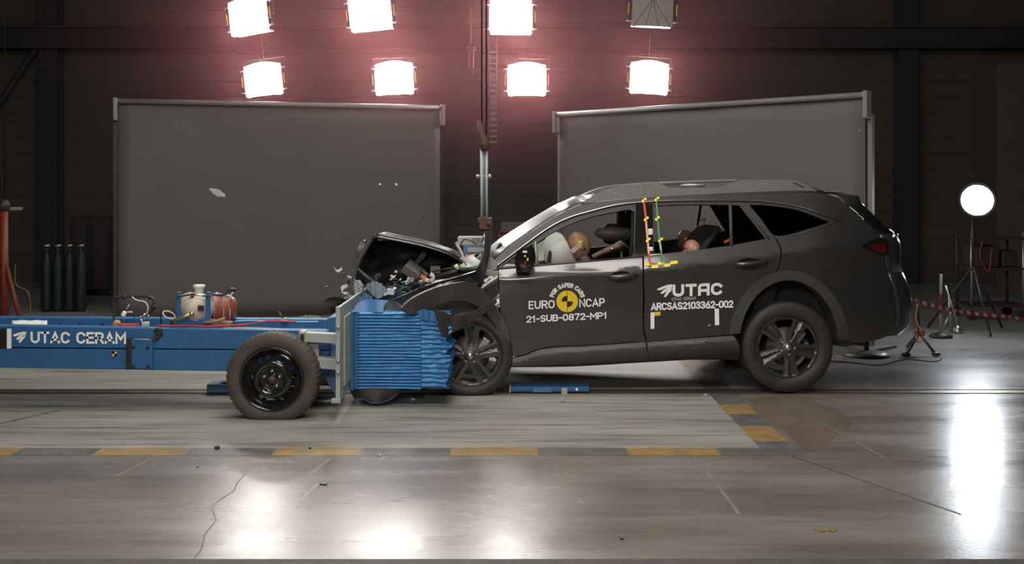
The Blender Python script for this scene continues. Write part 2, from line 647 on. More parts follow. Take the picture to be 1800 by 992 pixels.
def decal(polys, mapf, m, parent, name, off=0.004, mats=None):
    mb = MB()
    for k, poly in enumerate(polys):
        p, mi = poly if isinstance(poly, tuple) and isinstance(poly[1], int) else (poly, 0)
        mb.add([mapf(x, y) + Vector((0, -off, 0)) for x, y in p], [list(range(len(p)))], mi)
    return mb.build(name, mats or m, parent, merge=False)

# ================================================================== THE HALL
def floor_mat(name, a, b, rough, streak):
    m = bpy.data.materials.new(name)
    m.use_nodes = True
    nt = m.node_tree
    bs = nt.nodes['Principled BSDF']
    tc = nt.nodes.new('ShaderNodeTexCoord')
    mp = nt.nodes.new('ShaderNodeMapping')
    mp.inputs['Scale'].default_value = (0.35, 1.3, 1)
    n1 = nt.nodes.new('ShaderNodeTexNoise')
    n1.inputs['Scale'].default_value = 1.3
    n1.inputs['Detail'].default_value = 8
    n1.inputs['Roughness'].default_value = 0.62
    mp2 = nt.nodes.new('ShaderNodeMapping')
    mp2.inputs['Scale'].default_value = (0.55, 7, 1)
    n2 = nt.nodes.new('ShaderNodeTexNoise')
    n2.inputs['Scale'].default_value = 1.7
    n2.inputs['Detail'].default_value = 6
    n3 = nt.nodes.new('ShaderNodeTexNoise')
    n3.inputs['Scale'].default_value = 45
    n3.inputs['Detail'].default_value = 3
    for q in (mp, mp2):
        nt.links.new(tc.outputs['Object'], q.inputs[0])
    nt.links.new(mp.outputs[0], n1.inputs['Vector'])
    nt.links.new(mp2.outputs[0], n2.inputs['Vector'])
    nt.links.new(tc.outputs['Object'], n3.inputs['Vector'])
    r1 = nt.nodes.new('ShaderNodeMapRange')
    r1.inputs[1].default_value, r1.inputs[2].default_value = 0.35, 0.68
    nt.links.new(n1.outputs[0], r1.inputs[0])
    mx = nt.nodes.new('ShaderNodeMix')
    mx.data_type = 'RGBA'
    mx.inputs[6].default_value = (*a, 1)
    mx.inputs[7].default_value = (*b, 1)
    nt.links.new(r1.outputs[0], mx.inputs[0])
    r2 = nt.nodes.new('ShaderNodeMapRange')
    r2.inputs[1].default_value, r2.inputs[2].default_value = 0.50, 0.76
    r2.inputs[3].default_value, r2.inputs[4].default_value = 0.0, streak
    nt.links.new(n2.outputs[0], r2.inputs[0])
    m2 = nt.nodes.new('ShaderNodeMix')
    m2.data_type = 'RGBA'
    m2.inputs[7].default_value = (a[0] * 0.3, a[1] * 0.29, a[2] * 0.28, 1)
    nt.links.new(r2.outputs[0], m2.inputs[0])
    nt.links.new(mx.outputs[2], m2.inputs[6])
    nt.links.new(m2.outputs[2], bs.inputs['Base Color'])
    r3 = nt.nodes.new('ShaderNodeMapRange')
    r3.inputs[1].default_value, r3.inputs[2].default_value = 0.3, 0.7
    r3.inputs[3].default_value, r3.inputs[4].default_value = rough - 0.07, rough + 0.09
    nt.links.new(n1.outputs[0], r3.inputs[0])
    nt.links.new(r3.outputs[0], bs.inputs['Roughness'])
    bp = nt.nodes.new('ShaderNodeBump')
    bp.inputs['Strength'].default_value = 0.06
    bp.inputs['Distance'].default_value = 0.01
    nt.links.new(n3.outputs[0], bp.inputs['Height'])
    nt.links.new(bp.outputs[0], bs.inputs['Normal'])
    return m


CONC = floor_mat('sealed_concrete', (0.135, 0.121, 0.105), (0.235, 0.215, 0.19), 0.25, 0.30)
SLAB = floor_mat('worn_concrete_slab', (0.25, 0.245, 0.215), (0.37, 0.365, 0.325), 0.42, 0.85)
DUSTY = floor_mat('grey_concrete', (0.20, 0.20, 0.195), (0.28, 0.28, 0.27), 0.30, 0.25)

XW, YB, YF, ZC = 13.0, 10.5, -12.0, 7.5
mb = MB()
SX, SY = 1.58, -1.83           # corner of the light slab
RY0, RY1 = 0.04, 0.24          # the rail slot
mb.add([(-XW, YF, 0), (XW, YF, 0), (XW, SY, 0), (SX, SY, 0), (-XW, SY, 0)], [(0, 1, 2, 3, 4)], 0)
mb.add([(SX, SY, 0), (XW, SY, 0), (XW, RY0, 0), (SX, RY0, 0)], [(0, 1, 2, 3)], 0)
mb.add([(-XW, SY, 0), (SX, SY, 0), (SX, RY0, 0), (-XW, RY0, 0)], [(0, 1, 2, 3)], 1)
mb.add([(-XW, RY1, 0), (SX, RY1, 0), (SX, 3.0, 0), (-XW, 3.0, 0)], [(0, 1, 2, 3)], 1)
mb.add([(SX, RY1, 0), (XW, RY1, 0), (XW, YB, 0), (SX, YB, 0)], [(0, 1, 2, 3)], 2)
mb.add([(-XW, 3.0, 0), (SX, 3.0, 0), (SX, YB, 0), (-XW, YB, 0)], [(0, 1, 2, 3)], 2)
# the slot floor the rail lies in
mb.add([(-XW, RY0, 0), (XW, RY0, 0), (XW, RY0, -0.03), (-XW, RY0, -0.03)], [(0, 1, 2, 3)], 3)
mb.add([(-XW, RY1, 0), (XW, RY1, 0), (XW, RY1, -0.03), (-XW, RY1, -0.03)], [(0, 1, 2, 3)], 3)
mb.add([(-XW, RY0, -0.03), (XW, RY0, -0.03), (XW, RY1, -0.03), (-XW, RY1, -0.03)], [(0, 1, 2, 3)], 3)
struct(mb.build('floor', [CONC, SLAB, DUSTY, mat('shaded_slot', (0.008, 0.0075, 0.007), 0.6, noise=((0.012, 0.011, 0.01), 9))]))  # slot faces near black: the groove's shade is put into their colour

RAILM = mat('rail_steel', (0.20, 0.19, 0.17), 0.35, 0.7, noise=((0.30, 0.24, 0.14), 6))
struct(MB().bx(-XW, XW, 0.085, 0.195, -0.03, 0.001).build('trim_1', RAILM))

WALLM = mat('dark_wall_cladding', (0.060, 0.053, 0.048), 0.75, noise=((0.068, 0.06, 0.055), 2))
mb = MB()
prof = []
z = 0.0
while z < ZC:                   # horizontally ribbed cladding
    prof += [(z, 0.0), (z + 0.20, 0.0), (z + 0.21, 0.007), (z + 0.24, 0.007), (z + 0.25, 0.0)]
    z += 0.25
rows = [[Vector((-XW, YB + y, zz)), Vector((XW, YB + y, zz))] for zz, y in prof]
mb.grid(rows, smooth=False)
struct(mb.build('wall_back', WALLM))
struct(MB().bx(-XW - 0.1, -XW, YF, YB, 0, ZC).build('wall_left', WALLM))
struct(MB().bx(XW, XW + 0.1, YF, YB, 0, ZC).build('wall_right', WALLM))
struct(MB().bx(-XW, XW, YF - 0.1, YF, 0, ZC).build('wall_front', WALLM))
struct(MB().bx(-XW, XW, YF, YB, ZC, ZC + 0.1).build('ceiling', WALLM))
COLM = mat('column_steel', (0.022, 0.02, 0.02), 0.7, noise=((0.027, 0.024, 0.024), 6))
n = 2
for x in (-7.9, 0.15 - 0.25, 6.75):
    mb = MB()
    mb.bx(x - 0.16, x + 0.16, YB - 0.34, YB - 0.32, 0, ZC)
    mb.bx(x - 0.01, x + 0.01, YB - 0.32, YB - 0.03, 0, ZC)
    mb.bx(x - 0.16, x + 0.16, YB - 0.05, YB - 0.02, 0, ZC)
    if x != 0.15 - 0.25:
        struct(mb.build('trim_%d' % n, COLM)); n += 1
mb = MB()
for z in (4.0, 4.34):
    mb.bx(-XW, XW, YB - 0.5, YB - 0.36, z, z + 0.03)
mb.bx(-XW, XW, YB - 0.44, YB - 0.42, 4.0, 4.34)
struct(mb.build('trim_4', COLM))
struct(MB().tube([(-9.9, YB - 0.3, 1.3), (-8.0, YB - 0.3, 4.2)], 0.06).build('trim_5', COLM))
PALEW = mat('pale_wall_panel', (0.085, 0.075, 0.07), 0.8, noise=((0.09, 0.08, 0.075), 3))
struct(MB().bx(8.0, 10.5, YB - 0.9, YB - 0.02, 0, 3.7).build('trim_6', PALEW))

# painted warning stripe, alternating yellow and grey
PY = mat('stripe_yellow_paint', (0.32, 0.20, 0.062), 0.5, noise=((0.21, 0.155, 0.085), 9))
PG = mat('stripe_grey_paint', (0.098, 0.098, 0.098), 0.45, noise=((0.15, 0.145, 0.135), 6))
mb = MB()
zs = 0.0015
xs = [-9.3] + [(p - 900) * 7.07 / 1980 for p in (-590, -440, -280, -125, 30, 170, 330, 482, 634, 792, 945, 1103, 1263)] + [1.80]
for i in range(len(xs) - 1):
    q = 1 if (len(xs) - i) % 2 == 0 else 0
    mb.add([(xs[i], -2.03, zs), (xs[i + 1], -2.03, zs), (xs[i + 1], SY, zs), (xs[i], SY, zs)], [(0, 1, 2, 3)], q)
ys = [SY, -1.64, -1.18, -0.76, -0.41, 0.04]
for i in range(5):
    q = 1 if i % 2 == 0 else 0
    mb.add([(SX, ys[i], zs), (1.80, ys[i], zs), (1.80, ys[i + 1], zs), (SX, ys[i + 1], zs)], [(0, 1, 2, 3)], q)
ys = [0.24, 0.6, 1.05, 1.4, 1.75, 2.1, 2.5, 3.0]
for i in range(7):
    q = 1 if i % 2 == 0 else 0
    mb.add([(SX, ys[i], zs), (1.80, ys[i], zs), (1.80, ys[i + 1], zs), (SX, ys[i + 1], zs)], [(0, 1, 2, 3)], q)
struct(mb.build('trim_7', [PY, PG]))
# faint white lines, a dark joint and hairline cracks on the floor
PW = mat('faded_white_paint', (0.25, 0.225, 0.195), 0.3, noise=((0.17, 0.15, 0.13), 14))
mb = MB()


def fline(x0, y0, x1, y1, wd, mi):
    a, b = FL(x0, y0), FL(x1, y1)
    d = (b - a).normalized()
    nn = Vector((-d.y, d.x, 0)) * wd / 2
    z = Vector((0, 0, 0.0012))
    mb.add([a - nn + z, b - nn + z, b + nn + z, a + nn + z], [(0, 1, 2, 3)], mi)


JT = mat('floor_joint', (0.06, 0.052, 0.045), 0.6, noise=((0.09, 0.08, 0.07), 20))
fline(275, 803, 205, 838, 0.03, 0)
fline(585, 803, 540, 838, 0.03, 0)
fline(560, 850, 420, 985, 0.022, 0)
fline(1222, 803, 1300, 905, 0.022, 0)
fline(1440, 741, 1555, 806, 0.022, 0)
fline(0, 745, 110, 720, 0.05, 0)
fline(1385, 800, 1690, 905, 0.012, 1)
cr = [(432, 833), (415, 852), (413, 862), (385, 880), (372, 893), (380, 915), (360, 940), (355, 965), (340, 985)]
for a, b in zip(cr, cr[1:]):
    fline(*a, *b, 0.006, 1)
struct(mb.build('trim_8', [PW, JT]))
STAIN = mat('brown_floor_stain', (0.150, 0.118, 0.086), 0.30, noise=((0.185, 0.150, 0.112), 2.5))
sp_ = [FL(*p) for p in ((1312, 702), (1365, 697), (1418, 697), (1440, 712), (1475, 722), (1499, 738), (1492, 756), (1468, 768), (1442, 790), (1424, 793), (1412, 789))]
struct(MB().add([p + Vector((0, 0, 0.0008)) for p in sp_], [list(range(len(sp_)))]).build('trim_10', STAIN))
GAP = mat('floor_gap', (0.05, 0.045, 0.042), 0.7, noise=((0.07, 0.065, 0.06), 9))
struct(MB().bx(-XW, XW, -4.4, -3.965, -0.02, 0.0015).build('trim_9', GAP))

# ---- backdrop screens


def screen(label, A, B, ztop, post):
    A, B = Vector(A), Vector(B)
    mid = (A + B) / 2
    r = thing('backdrop_screen', label, 'screen', (mid.x, mid.y, 0))
    u = (B - A).normalized()
    L = (B - A).length
    nrm = Vector((u.y, -u.x, 0))
    mb = MB()
    R, K = 14, 24
    rows = []
    for i in range(R + 1):
        z = 0.03 + (ztop - 0.05) * i / R
        rows.append([A + u * L * (0.008 + 0.984 * j / K) + nrm * (0.006 * math.sin(j * 0.9 + i * 0.4)) + Vector((0, 0, z)) for j in range(K + 1)])
    mb.grid(rows)
    mb.build('screen_cloth', SCREEN, r, solid=0.006)
    mb = MB()
    mb.tube([A + nrm * 0.03 + Vector((0, 0, ztop)), B + nrm * 0.03 + Vector((0, 0, ztop))], 0.032, 12)
    mb.build('roller_tube', SCREENBAR, r)
    ang = math.atan2(u.y, u.x)
    for P in (A, B):
        mb = MB()
        mb.box(P + nrm * 0.03 + Vector((0, 0, ztop - 0.10)), (0.05, 0.10, 0.28), (0, 0, ang))
        mb.build('end_bracket', SCREENBAR, r, bevel=0.008)
        mb = MB()
        mb.box(P - nrm * 0.05 + Vector((0, 0, ztop / 2 - 0.1)), (0.05, 0.05, ztop - 0.2), (0, 0, ang))
        mb.box(P - nrm * 0.05 + Vector((0, 0, 0.015)), (0.3, 0.5, 0.03), (0, 0, ang))
        mb.build('post', DARKM if not post else SCREENBAR, r)
    mb = MB()
    mb.box((A + B) / 2 + Vector((0, 0, 0.02)), (L * 0.985, 0.03, 0.04), (0, 0, ang))
    mb.build('bottom_bar', DARKM, r)


screen('grey backdrop screen on roller tube behind the blue trolley', (-4.86, 4.8, 0), (-0.93, 6.0, 0), 2.71, False)
screen('grey backdrop screen with right post, behind the dark estate car', (0.595, 5.73, 0), (3.64, 2.5, 0), 2.60, True)

# ---- floodlights
LIT = mat('lit_lamp_glass', (1, 1, 1), 0.4, emit=(1.0, 0.95, 0.90), strength=LAMP_POWER)
UNLIT = mat('grey_lamp_glass', (0.27, 0.25, 0.235), 0.35, coat=0.3, noise=((0.30, 0.28, 0.26), 12))
BOLT = mat('lamp_bolt', (0.55, 0.52, 0.48), 0.4, 0.6, noise=((0.5, 0.47, 0.44), 20))


def floodlight(name, label, glass, group=None):
    """built facing -Y around the origin"""
    r = thing(name, label, 'lamp', group=group)
    w, h = 0.255, 0.205
    mb = MB()
    mb.bx(-w, w, 0.01, 0.16, -h, h)
    mb.prism([(0.16, -h * 0.8), (0.16, h * 0.8), (0.28, h * 0.4), (0.28, -h * 0.4)], 'X', -w * 0.75, w * 0.75)
    mb.build('housing', DARKM, r, bevel=0.008)
    mb = MB()
    pts = []
    N = 10
    for i in range(N + 1):
        x = -w + 2 * w * i / N
        pts.append((x, h + 0.045 * (1 - (x / w) ** 2) ** 1.5))
    poly = [(w, -h), (w * 0.9, -h - 0.014), (w * 0.62, -h - 0.004), (-w * 0.62, -h - 0.004), (-w * 0.9, -h - 0.014), (-w, -h)] + pts
    mb.prism(poly, 'Y', -0.014, 0.012)
    g = mb.build('lamp_glass', glass, r)
    if glass is UNLIT:
        mb = MB()
        for a in (-0.17, -0.06, 0.06, 0.17):
            mb.tube([(0, -0.016, 0.14), (a * 1.3, -0.016, -h * 0.98)], 0.0025, 5)
        mb.ball((-0.03, -0.02, 0.17), 0.02, 8, 6)
        mb.ball((0.05, -0.02, 0.165), 0.02, 8, 6)
        mb.build('lens_ribs', DARKM, r)
    for sx in (-1, 1):
        mb = MB()
        mb.bx(sx * (w + 0.03) - 0.018, sx * (w + 0.03) + 0.018, -0.01, 0.03, -h * 0.75, h * 0.72)
        b = mb.build('side_bracket', DARKM, r, bevel=0.004)
        mb = MB()
        mb.bx(sx * (w + 0.045) - 0.005, sx * (w + 0.045) + 0.005, -0.014, -0.008, -0.07, 0.07)
        mb.build('yellow_strip', YELLOW, b)
        for z in (-h * 0.72, h * 0.72):
            MB().tube([(sx * w, 0, z), (sx * (w + 0.065), 0, z)], 0.012, 8).build('bolt', BOLT, b)
    mb = MB()
    yk = [(-w - 0.05, 0.08, 0), (-w - 0.05, 0.1, h + 0.10), (w + 0.05, 0.1, h + 0.10), (w + 0.05, 0.08, 0)]
    mb.tube(yk, 0.007, 6)
    mb.tube([(0, 0.1, h + 0.1), (0, 0.1, 4.3)], 0.003, 6)
    mb.build('hanging_yoke', DARKM, r)
    return r


spots = [(437, 29, 14, -0.30, 'lit floodlight at the left end of the upper row of lamps'),
         (651, 23, 14, -0.10, 'lit floodlight second from left in the upper row of lamps'),
         (898, 30, 14, 0.0, 'lit floodlight third from left in the upper row, beside the dark lamp'),
         (463, 141, 15.5, -0.12, 'lit floodlight at the left end of the lower row, above the left backdrop screen'),
         (693, 139, 15.5, -0.06, 'lit floodlight second from left in the lower row of lamps'),
         (926, 141, 15.5, 0.0, 'lit floodlight third from left in the lower row, right of the hanging pole'),
         (1141, 138, 15.5, 0.06, 'lit floodlight at the right end of the lower row, under the dark lamp')]
proto = floodlight('floodlight', spots[0][4], LIT, 'lit floodlights hanging from the roof')
for i, (px, py, d, yaw, lab) in enumerate(spots):
    o = proto if i == 0 else copy_tree(proto)
    o['label'] = lab
    P = U(px, py, d)
    o.location = P
    tilt = 0.20
    o.rotation_euler = (tilt, 0, yaw * 0.8)
    o.rotation_euler = (0.0, -0.12 if i in (0,) else (-0.10 if i in (1, 3) else (-0.04 if i == 4 else (0.05 if i == 6 else 0))), yaw)
o = floodlight('floodlight', 'unlit grey floodlight at the right end of the upper row of lamps', UNLIT)
o.location = U(1147, 17, 14)
o.rotation_euler = (0, 0.04, 0.03)

# ---- round lamp on its stand at the right
P = U(1718, 352, 12.8)
r = thing('round_lamp', 'blinding round lamp on a stand at the right of the hall', 'lamp', (P.x, P.y, 0))
RLIT = mat('lit_round_glass', (1, 1, 1), 0.4, emit=(0.86, 0.93, 1.0), strength=ROUND_POWER)
aim = (Vector((1.2, -3.5, 0.3)) - P).normalized()
q = aim.to_track_quat('-Y', 'Z')


def aimed(mb):
    for i, v in enumerate(mb.v):
        mb.v[i] = P + q @ v
    return mb


aimed(MB().lathe([(0.0, -0.03), (0.10, -0.028), (0.17, -0.012), (0.195, 0.01)], (0, 0, 0), 32)).build('lamp_glass', RLIT, r)
aimed(MB().lathe([(0.197, -0.01), (0.205, -0.01), (0.205, 0.05), (0.15, 0.2), (0.06, 0.26), (0.0, 0.26)], (0, 0, 0), 32)).build('reflector', DARKM, r)
MB().tube([P + Vector((0, 0.12, -0.21)), (P.x, P.y + 0.12, 0.75)], 0.02).build('pole', DARKM, r)
for a in (0.5, 2.6, 4.7):
    MB().tube([(P.x, P.y + 0.12, 0.75), (P.x + 0.5 * math.cos(a), P.y + 0.12 + 0.5 * math.sin(a), 0.012)], 0.012).build('leg', DARKM, r)

# ---- between the screens: pole, cable chain, cabinet
r = thing('hanging_pole', 'pale jointed pole hanging between the two backdrop screens', 'pole', (U(851, 400, 11.6).x, 2.6, 0))
d = 11.6
mb = MB()
mb.tube([U(846.5, 262, d), U(847, 385, d)], 0.016, 10)
mb.tube([U(855.5, 258, d), U(855.5, 385, d)], 0.013, 10)
mb.build('pole_tube', POLEM, r)
mb = MB().tube([U(851, 262, d), U(851.5, 385, d)], 0.012, 8)
mb.build('blue_hose', BLUE_D, r)
mb = MB().tube([U(841, 212, d), U(847, 235, d), U(852, 250, d), U(853, 264, d)], [0.02, 0.035, 0.055, 0.05], 10)
mb.build('upper_joint', RUST, r)
mb = MB().box(U(854, 393, d), (0.13, 0.10, 0.13), (0, 0.1, 0)).box(U(847, 386, d), (0.09, 0.09, 0.05), (0, -0.3, 0)).ball(U(860, 393, d - 0.06), 0.03, 10, 8)
mb.build('lower_joint', RUST, r, bevel=0.012)
mb = MB()
for x in (840, 861):
    mb.ball(U(x, 310, d), 0.02, 10, 8)
mb.tube([U(840, 310, d), U(861, 310, d)], 0.012, 6)
mb.build('clamp', BOLT, r)
mb = MB().tube([U(846, 0, d) + Vector((0, 0, 5)), U(847, 215, d)], 0.009, 6).tube([U(855, 0, d) + Vector((0, 0, 5)), U(855, 262, d)], 0.009, 6)
mb.build('suspension_rod', DARKM, r)
MB().tube([U(854, 396, d), (U(854, 396, d).x, d - D0, 0)], 0.03).build('foot_post', DARKM, r)

r = thing('cable_chain', 'dim ladder like cable chain hanging beside the pale pole', 'cable chain', (U(867, 0, 15).x, 6.0, 4.0))
mb = MB()
for k in range(17):
    y = 90 + k * 10
    mb.box(U(867, y, 15), (0.10, 0.05, 0.03))
for x in (861, 873):
    mb.tube([U(x, -200, 15), U(x, 256, 15)], 0.008, 6)
mb.build('chain_links', mat('chain_plastic', (0.11, 0.095, 0.09), 0.6, noise=((0.09, 0.08, 0.075), 20)), r)

r = thing('hanging_hook', 'small red hook block hanging left of the pale pole', 'hook', (U(828, 100, 15).x, 6, 3))
MB().tube([U(828, -300, 15), U(828, 80, 15)], 0.008, 6).build('chain', DARKM, r)
MB().box(U(828, 100, 15), (0.07, 0.07, 0.30)).box(U(828, 84, 15), (0.12, 0.09, 0.06)).build('hook_block', mat('dull_red', (0.12, 0.012, 0.012), 0.6, noise=((0.10, 0.012, 0.012), 20)), r, bevel=0.01)
MB().tube(catmull([U(828, 120, 15), U(831, 128, 15), U(826, 131, 15), U(823, 126, 15)], 5), 0.012, 6).build('hook', DARKM, r)

d = 12.0
x0, x1 = U(804, 0, d).x, U(852, 0, d).x
r = thing('control_cabinet', 'grey and blue cabinet with yellow strip, behind the lifted bonnet', 'cabinet', ((x0 + x1) / 2, d - D0, 0))
zt, zm, zb = U(0, 417, d).z, U(0, 432, d).z, U(0, 447, d).z
MB().bx(x0, x1, d - D0, d - D0 + 0.4, 0, zb - 0.11).build('base', DARKM, r, bevel=0.01)
b = MB().bx(x0, x1, d - D0, d - D0 + 0.3, zm, zt).build('sign_box', CARD, r, bevel=0.01)
signtext('ERAM', 831, 427, 860, 427, 8, lambda a, c: U(a, c, d), GREYTXT, b, 0.006)
mb = MB().bx(x0 + 0.06, x1, d - D0, d - D0 + 0.3, zb, zm)
mb.build('blue_frame', BLUE_D, r, bevel=0.01)
MB().bx(x0 + 0.11, x1 - 0.02, d - D0 - 0.012, d - D0, zb + 0.02, zm - 0.02).build('front_panel', CARD, r, bevel=0.005)
b = MB().bx(x0 + 0.08, x1, d - D0, d - D0 + 0.3, zb - 0.11, zb).build('yellow_strip', mat('strip_yellow', (0.55, 0.36, 0.03), 0.5, noise=((0.48, 0.30, 0.03), 20)), r)
decal([[(814 + k * 9, 452), (818 + k * 9, 452), (815 + k * 9, 457), (811 + k * 9, 457)] for k in range(4)], lambda a, c: U(a, c, d), BLACKV, b, 'warning_mark')

# grey boxes along the far wall between the screens
r = thing('wall_locker', 'low grey locker with red frame against the far wall, seen over the windscreen', 'locker', (0.1, 7.2, 0))
MB().bx(U(880, 0, 16).x, U(925, 0, 16).x, 7, 7.5, 0, U(0, 392, 16).z).build('body', mat('locker_grey', (0.09, 0.083, 0.078), 0.7, noise=((0.1, 0.09, 0.085), 8)), r, bevel=0.01)
mb = MB()
for x in (878, 927):
    mb.tube([(U(x, 0, 16).x, 6.97, 0), (U(x, 0, 16).x, 6.97, U(0, 408, 16).z)], 0.02, 6)
mb.tube([U(878, 408, 15.97), U(927, 408, 15.97)], 0.02, 6)
mb.build('frame', mat('dark_red_frame', (0.16, 0.03, 0.03), 0.6, noise=((0.14, 0.03, 0.03), 9)), r)

# ---- right background
d = 11.2


def tripod():
    P = U(1617, 600, d)
    r = thing('tripod_stand', 'dark tripod stand holding the end of the red and white tape', 'tripod', (P.x, P.y, 0))
    top = U(1612, 525, d)
    hub = U(1616, 585, d)
    MB().tube([top, hub], 0.012).build('column', DARKM, r)
    MB().box(hub, (0.09, 0.07, 0.06)).build('hub', RUST, r, bevel=0.01)
    for e in ((1592, 628), (1645, 627)):
        E = FL(*e) + Vector((0, 0, 0.014))
        MB().tube([hub, E], 0.014).build('leg', DARKM, r)
        MB().ball(E + Vector((0, 0, 0.01)), (0.05, 0.04, 0.02), 10, 6).build('foot', DARKM, r)
    MB().tube([hub, (hub.x + 0.02, hub.y + 0.4, 0.014)], 0.014).build('leg', DARKM, r)
    MB().tube(catmull([top + Vector((0, -0.03, -0.05)), U(1610, 560, d - 0.03), U(1620, 585, d - 0.06), U(1622, 600, d - 0.05), U(1610, 600, d - 0.05), U(1613, 588, d - 0.05)], 6), 0.006, 6).build('coiled_cable', ORANGE, r)


tripod()
mb = MB()
pts = catmull([U(1600, 526, d), U(1650, 540, 11.4), U(1700, 550, 11.7), U(1760, 556, 12.0), U(1830, 561, 12.4), U(2050, 560, 13)], 8)
for i in range(len(pts) - 1):
    a, b = pts[i], pts[i + 1]
    h = Vector((0, 0, 0.018))
    k = Vector((0, 0.012, 0))
    mb.add([a - h, b - h, b + h + k, a + h + k], [(0, 1, 2, 3)], i % 2)
tag(mb.build('barrier_tape', [mat('tape_white', (0.34, 0.32, 0.31), 0.5, noise=((0.28, 0.26, 0.25), 12)), mat('tape_red', (0.28, 0.025, 0.02), 0.5, noise=((0.22, 0.02, 0.015), 12))], solid=0.002), 'red and white barrier tape strung along the right of the hall', 'tape')


DIMW = mat('dimmed_white', (0.30, 0.28, 0.26), 0.6, noise=((0.24, 0.22, 0.2), 12))  # white darkened in its colour for the weak light at the back
DIMR = mat('dimmed_red', (0.20, 0.018, 0.015), 0.6, noise=((0.16, 0.015, 0.012), 12))  # red darkened in its colour likewise


def banded_post(label, px, ytop, ybot, d, base, rad=0.025):
    P = U(px, ybot, d)
    r = thing('banded_post', label, 'post', (P.x, P.y, 0))
    zt = U(px, ytop, d).z
    n = max(3, int(zt / 0.2))
    pts = [(P.x, P.y, 0.04 + (zt - 0.04) * i / n) for i in range(n + 1)]
    MB().tube(pts, rad, 10, mis=[(1 if (n - i) % 2 == 0 else 0) for i in range(n)]).build('pole', [DIMW, DIMR], r)
    k = rad / 0.025
    MB().lathe([(0.22 * k, 0.0), (0.22 * k, 0.02), (0.16 * k, 0.045), (0.03 * k, 0.06)], (P.x, P.y, 0), 24, 'Z').build('base', CLUT if base else DARKM, r)


banded_post('red and white post on a pale round base just behind the rear bumper', 1523, 480, 626, F * HC / (626 - HZ), True)
banded_post('tall red and white post behind the tripod, crossed by the tape', 1654, 482, 600, 12.4, False, 0.014)

EQ = mat('equipment_dark', (0.025, 0.02, 0.02), 0.6, noise=((0.035, 0.028, 0.028), 8))
r = thing('equipment_trolley', 'dark equipment trolley standing under the round lamp', 'trolley', (U(1735, 0, 14.2).x, 5.2, 0))
xa, xb = U(1695, 0, 14.2).x, U(1790, 0, 14.2).x
for z in (0.16, 0.62, 1.0):
    MB().bx(xa, xb, 5.0, 5.5, z, z + 0.03).build('shelf', EQ, r)
for x in (xa + 0.02, xb - 0.02):
    for y in (5.02, 5.48):
        MB().tube([(x, y, 0.08), (x, y, 1.1)], 0.018, 8).build('post', STEEL if y < 5.1 else EQ, r)
        MB().lathe([(0.06, -0.02), (0.06, 0.02)], (x, y, 0.06), 16).build('wheel', EQ, r)
MB().bx(xa + 0.08, xb - 0.3, 5.05, 5.45, 0.65, 0.92).build('device', mat('dull_brown', (0.04, 0.02, 0.018), 0.7, noise=((0.05, 0.026, 0.022), 9)), r, bevel=0.02)
MB().bx(xb - 0.25, xb - 0.06, 5.1, 5.4, 0.65, 0.86).build('device', EQ, r, bevel=0.02)
MB().tube(catmull([(xa + 0.15, 5.0, 1.0), (xa + 0.1, 4.96, 0.8), (xa + 0.2, 4.95, 0.6), (xa + 0.25, 4.97, 0.9)], 6), 0.01, 6).build('cable', mat('red_dull_cable', (0.2, 0.03, 0.03), 0.5, noise=((0.25, 0.04, 0.04), 9)), r)
r = thing('folding_stand', 'slim folded metal stand between the banded post and the equipment trolley', 'stand', (U(1672, 0, 12.8).x, 3.8, 0))
for a, b in (((1662, 502), (1690, 590)), ((1675, 545), (1651, 588)), ((1668, 520), (1672, 592))):
    MB().tube([U(*a, 12.8), U(*b, 12.8)], 0.011, 8).build('leg', STEEL, r)
MB().lathe([(0.05, 0), (0.06, 0.03), (0.02, 0.09)], (U(1680, 0, 12.8).x, 3.75, 0.0), 14, 'Z').build('foot', STEEL, r)

mb = MB()
mb.tube(catmull([FL(1440, 634) + Vector((0, 0, .006)), FL(1500, 639) + Vector((0, 0, .006)), FL(1545, 643) + Vector((0, 0, .006)), FL(1590, 633) + Vector((0, 0, .006)), FL(1640, 637) + Vector((0, 0, .006)), FL(1655, 632) + Vector((0, 0, .006))], 8), 0.005, 6)
tag(mb.build('floor_cable', mat('dark_red_cable', (0.10, 0.02, 0.02), 0.5, noise=((0.13, 0.03, 0.03), 9))), 'thin dark red cable lying on the floor behind the rear wheel', 'cable')

# ---- left background
r = thing('red_tripod', 'orange red tripod mast at the left edge of the hall', 'tripod', (U(6, 0, 12.5).x, 3.5, 0))
MB().tube([U(6, 372, 12.5), (U(8, 0, 12.5).x, 3.5, 0)], 0.05, 10).build('mast', ORED, r)
MB().tube([U(7, 455, 12.5), (U(50, 0, 12.5).x, 3.4, 0.02)], 0.028, 8).build('leg', ORED, r)
MB().tube([U(7, 455, 12.5), (U(-50, 0, 12.5).x, 3.4, 0.02)], 0.028, 8).build('leg', ORED, r)
MB().lathe([(0.05, 0), (0.07, 0.03), (0.07, 0.1), (0.03, 0.14)], U(6, 372, 12.5), 14, 'Z').build('head', DARKM, r)
MB().tube(catmull([U(27, 465, 12.4), U(28, 500, 12.4), U(50, 515, 12.4), U(54, 560, 12.4)], 6), 0.007, 6).build('cable', mat('olive_cable', (0.12, 0.10, 0.03), 0.5, noise=((0.1, 0.09, 0.03), 9)), r)
labs = ['dark teal gas cylinder nearest the red tripod', 'dark teal gas cylinder second from the red tripod',
        'dark teal gas cylinder third from the red tripod', 'dark teal gas cylinder nearest the left backdrop screen']
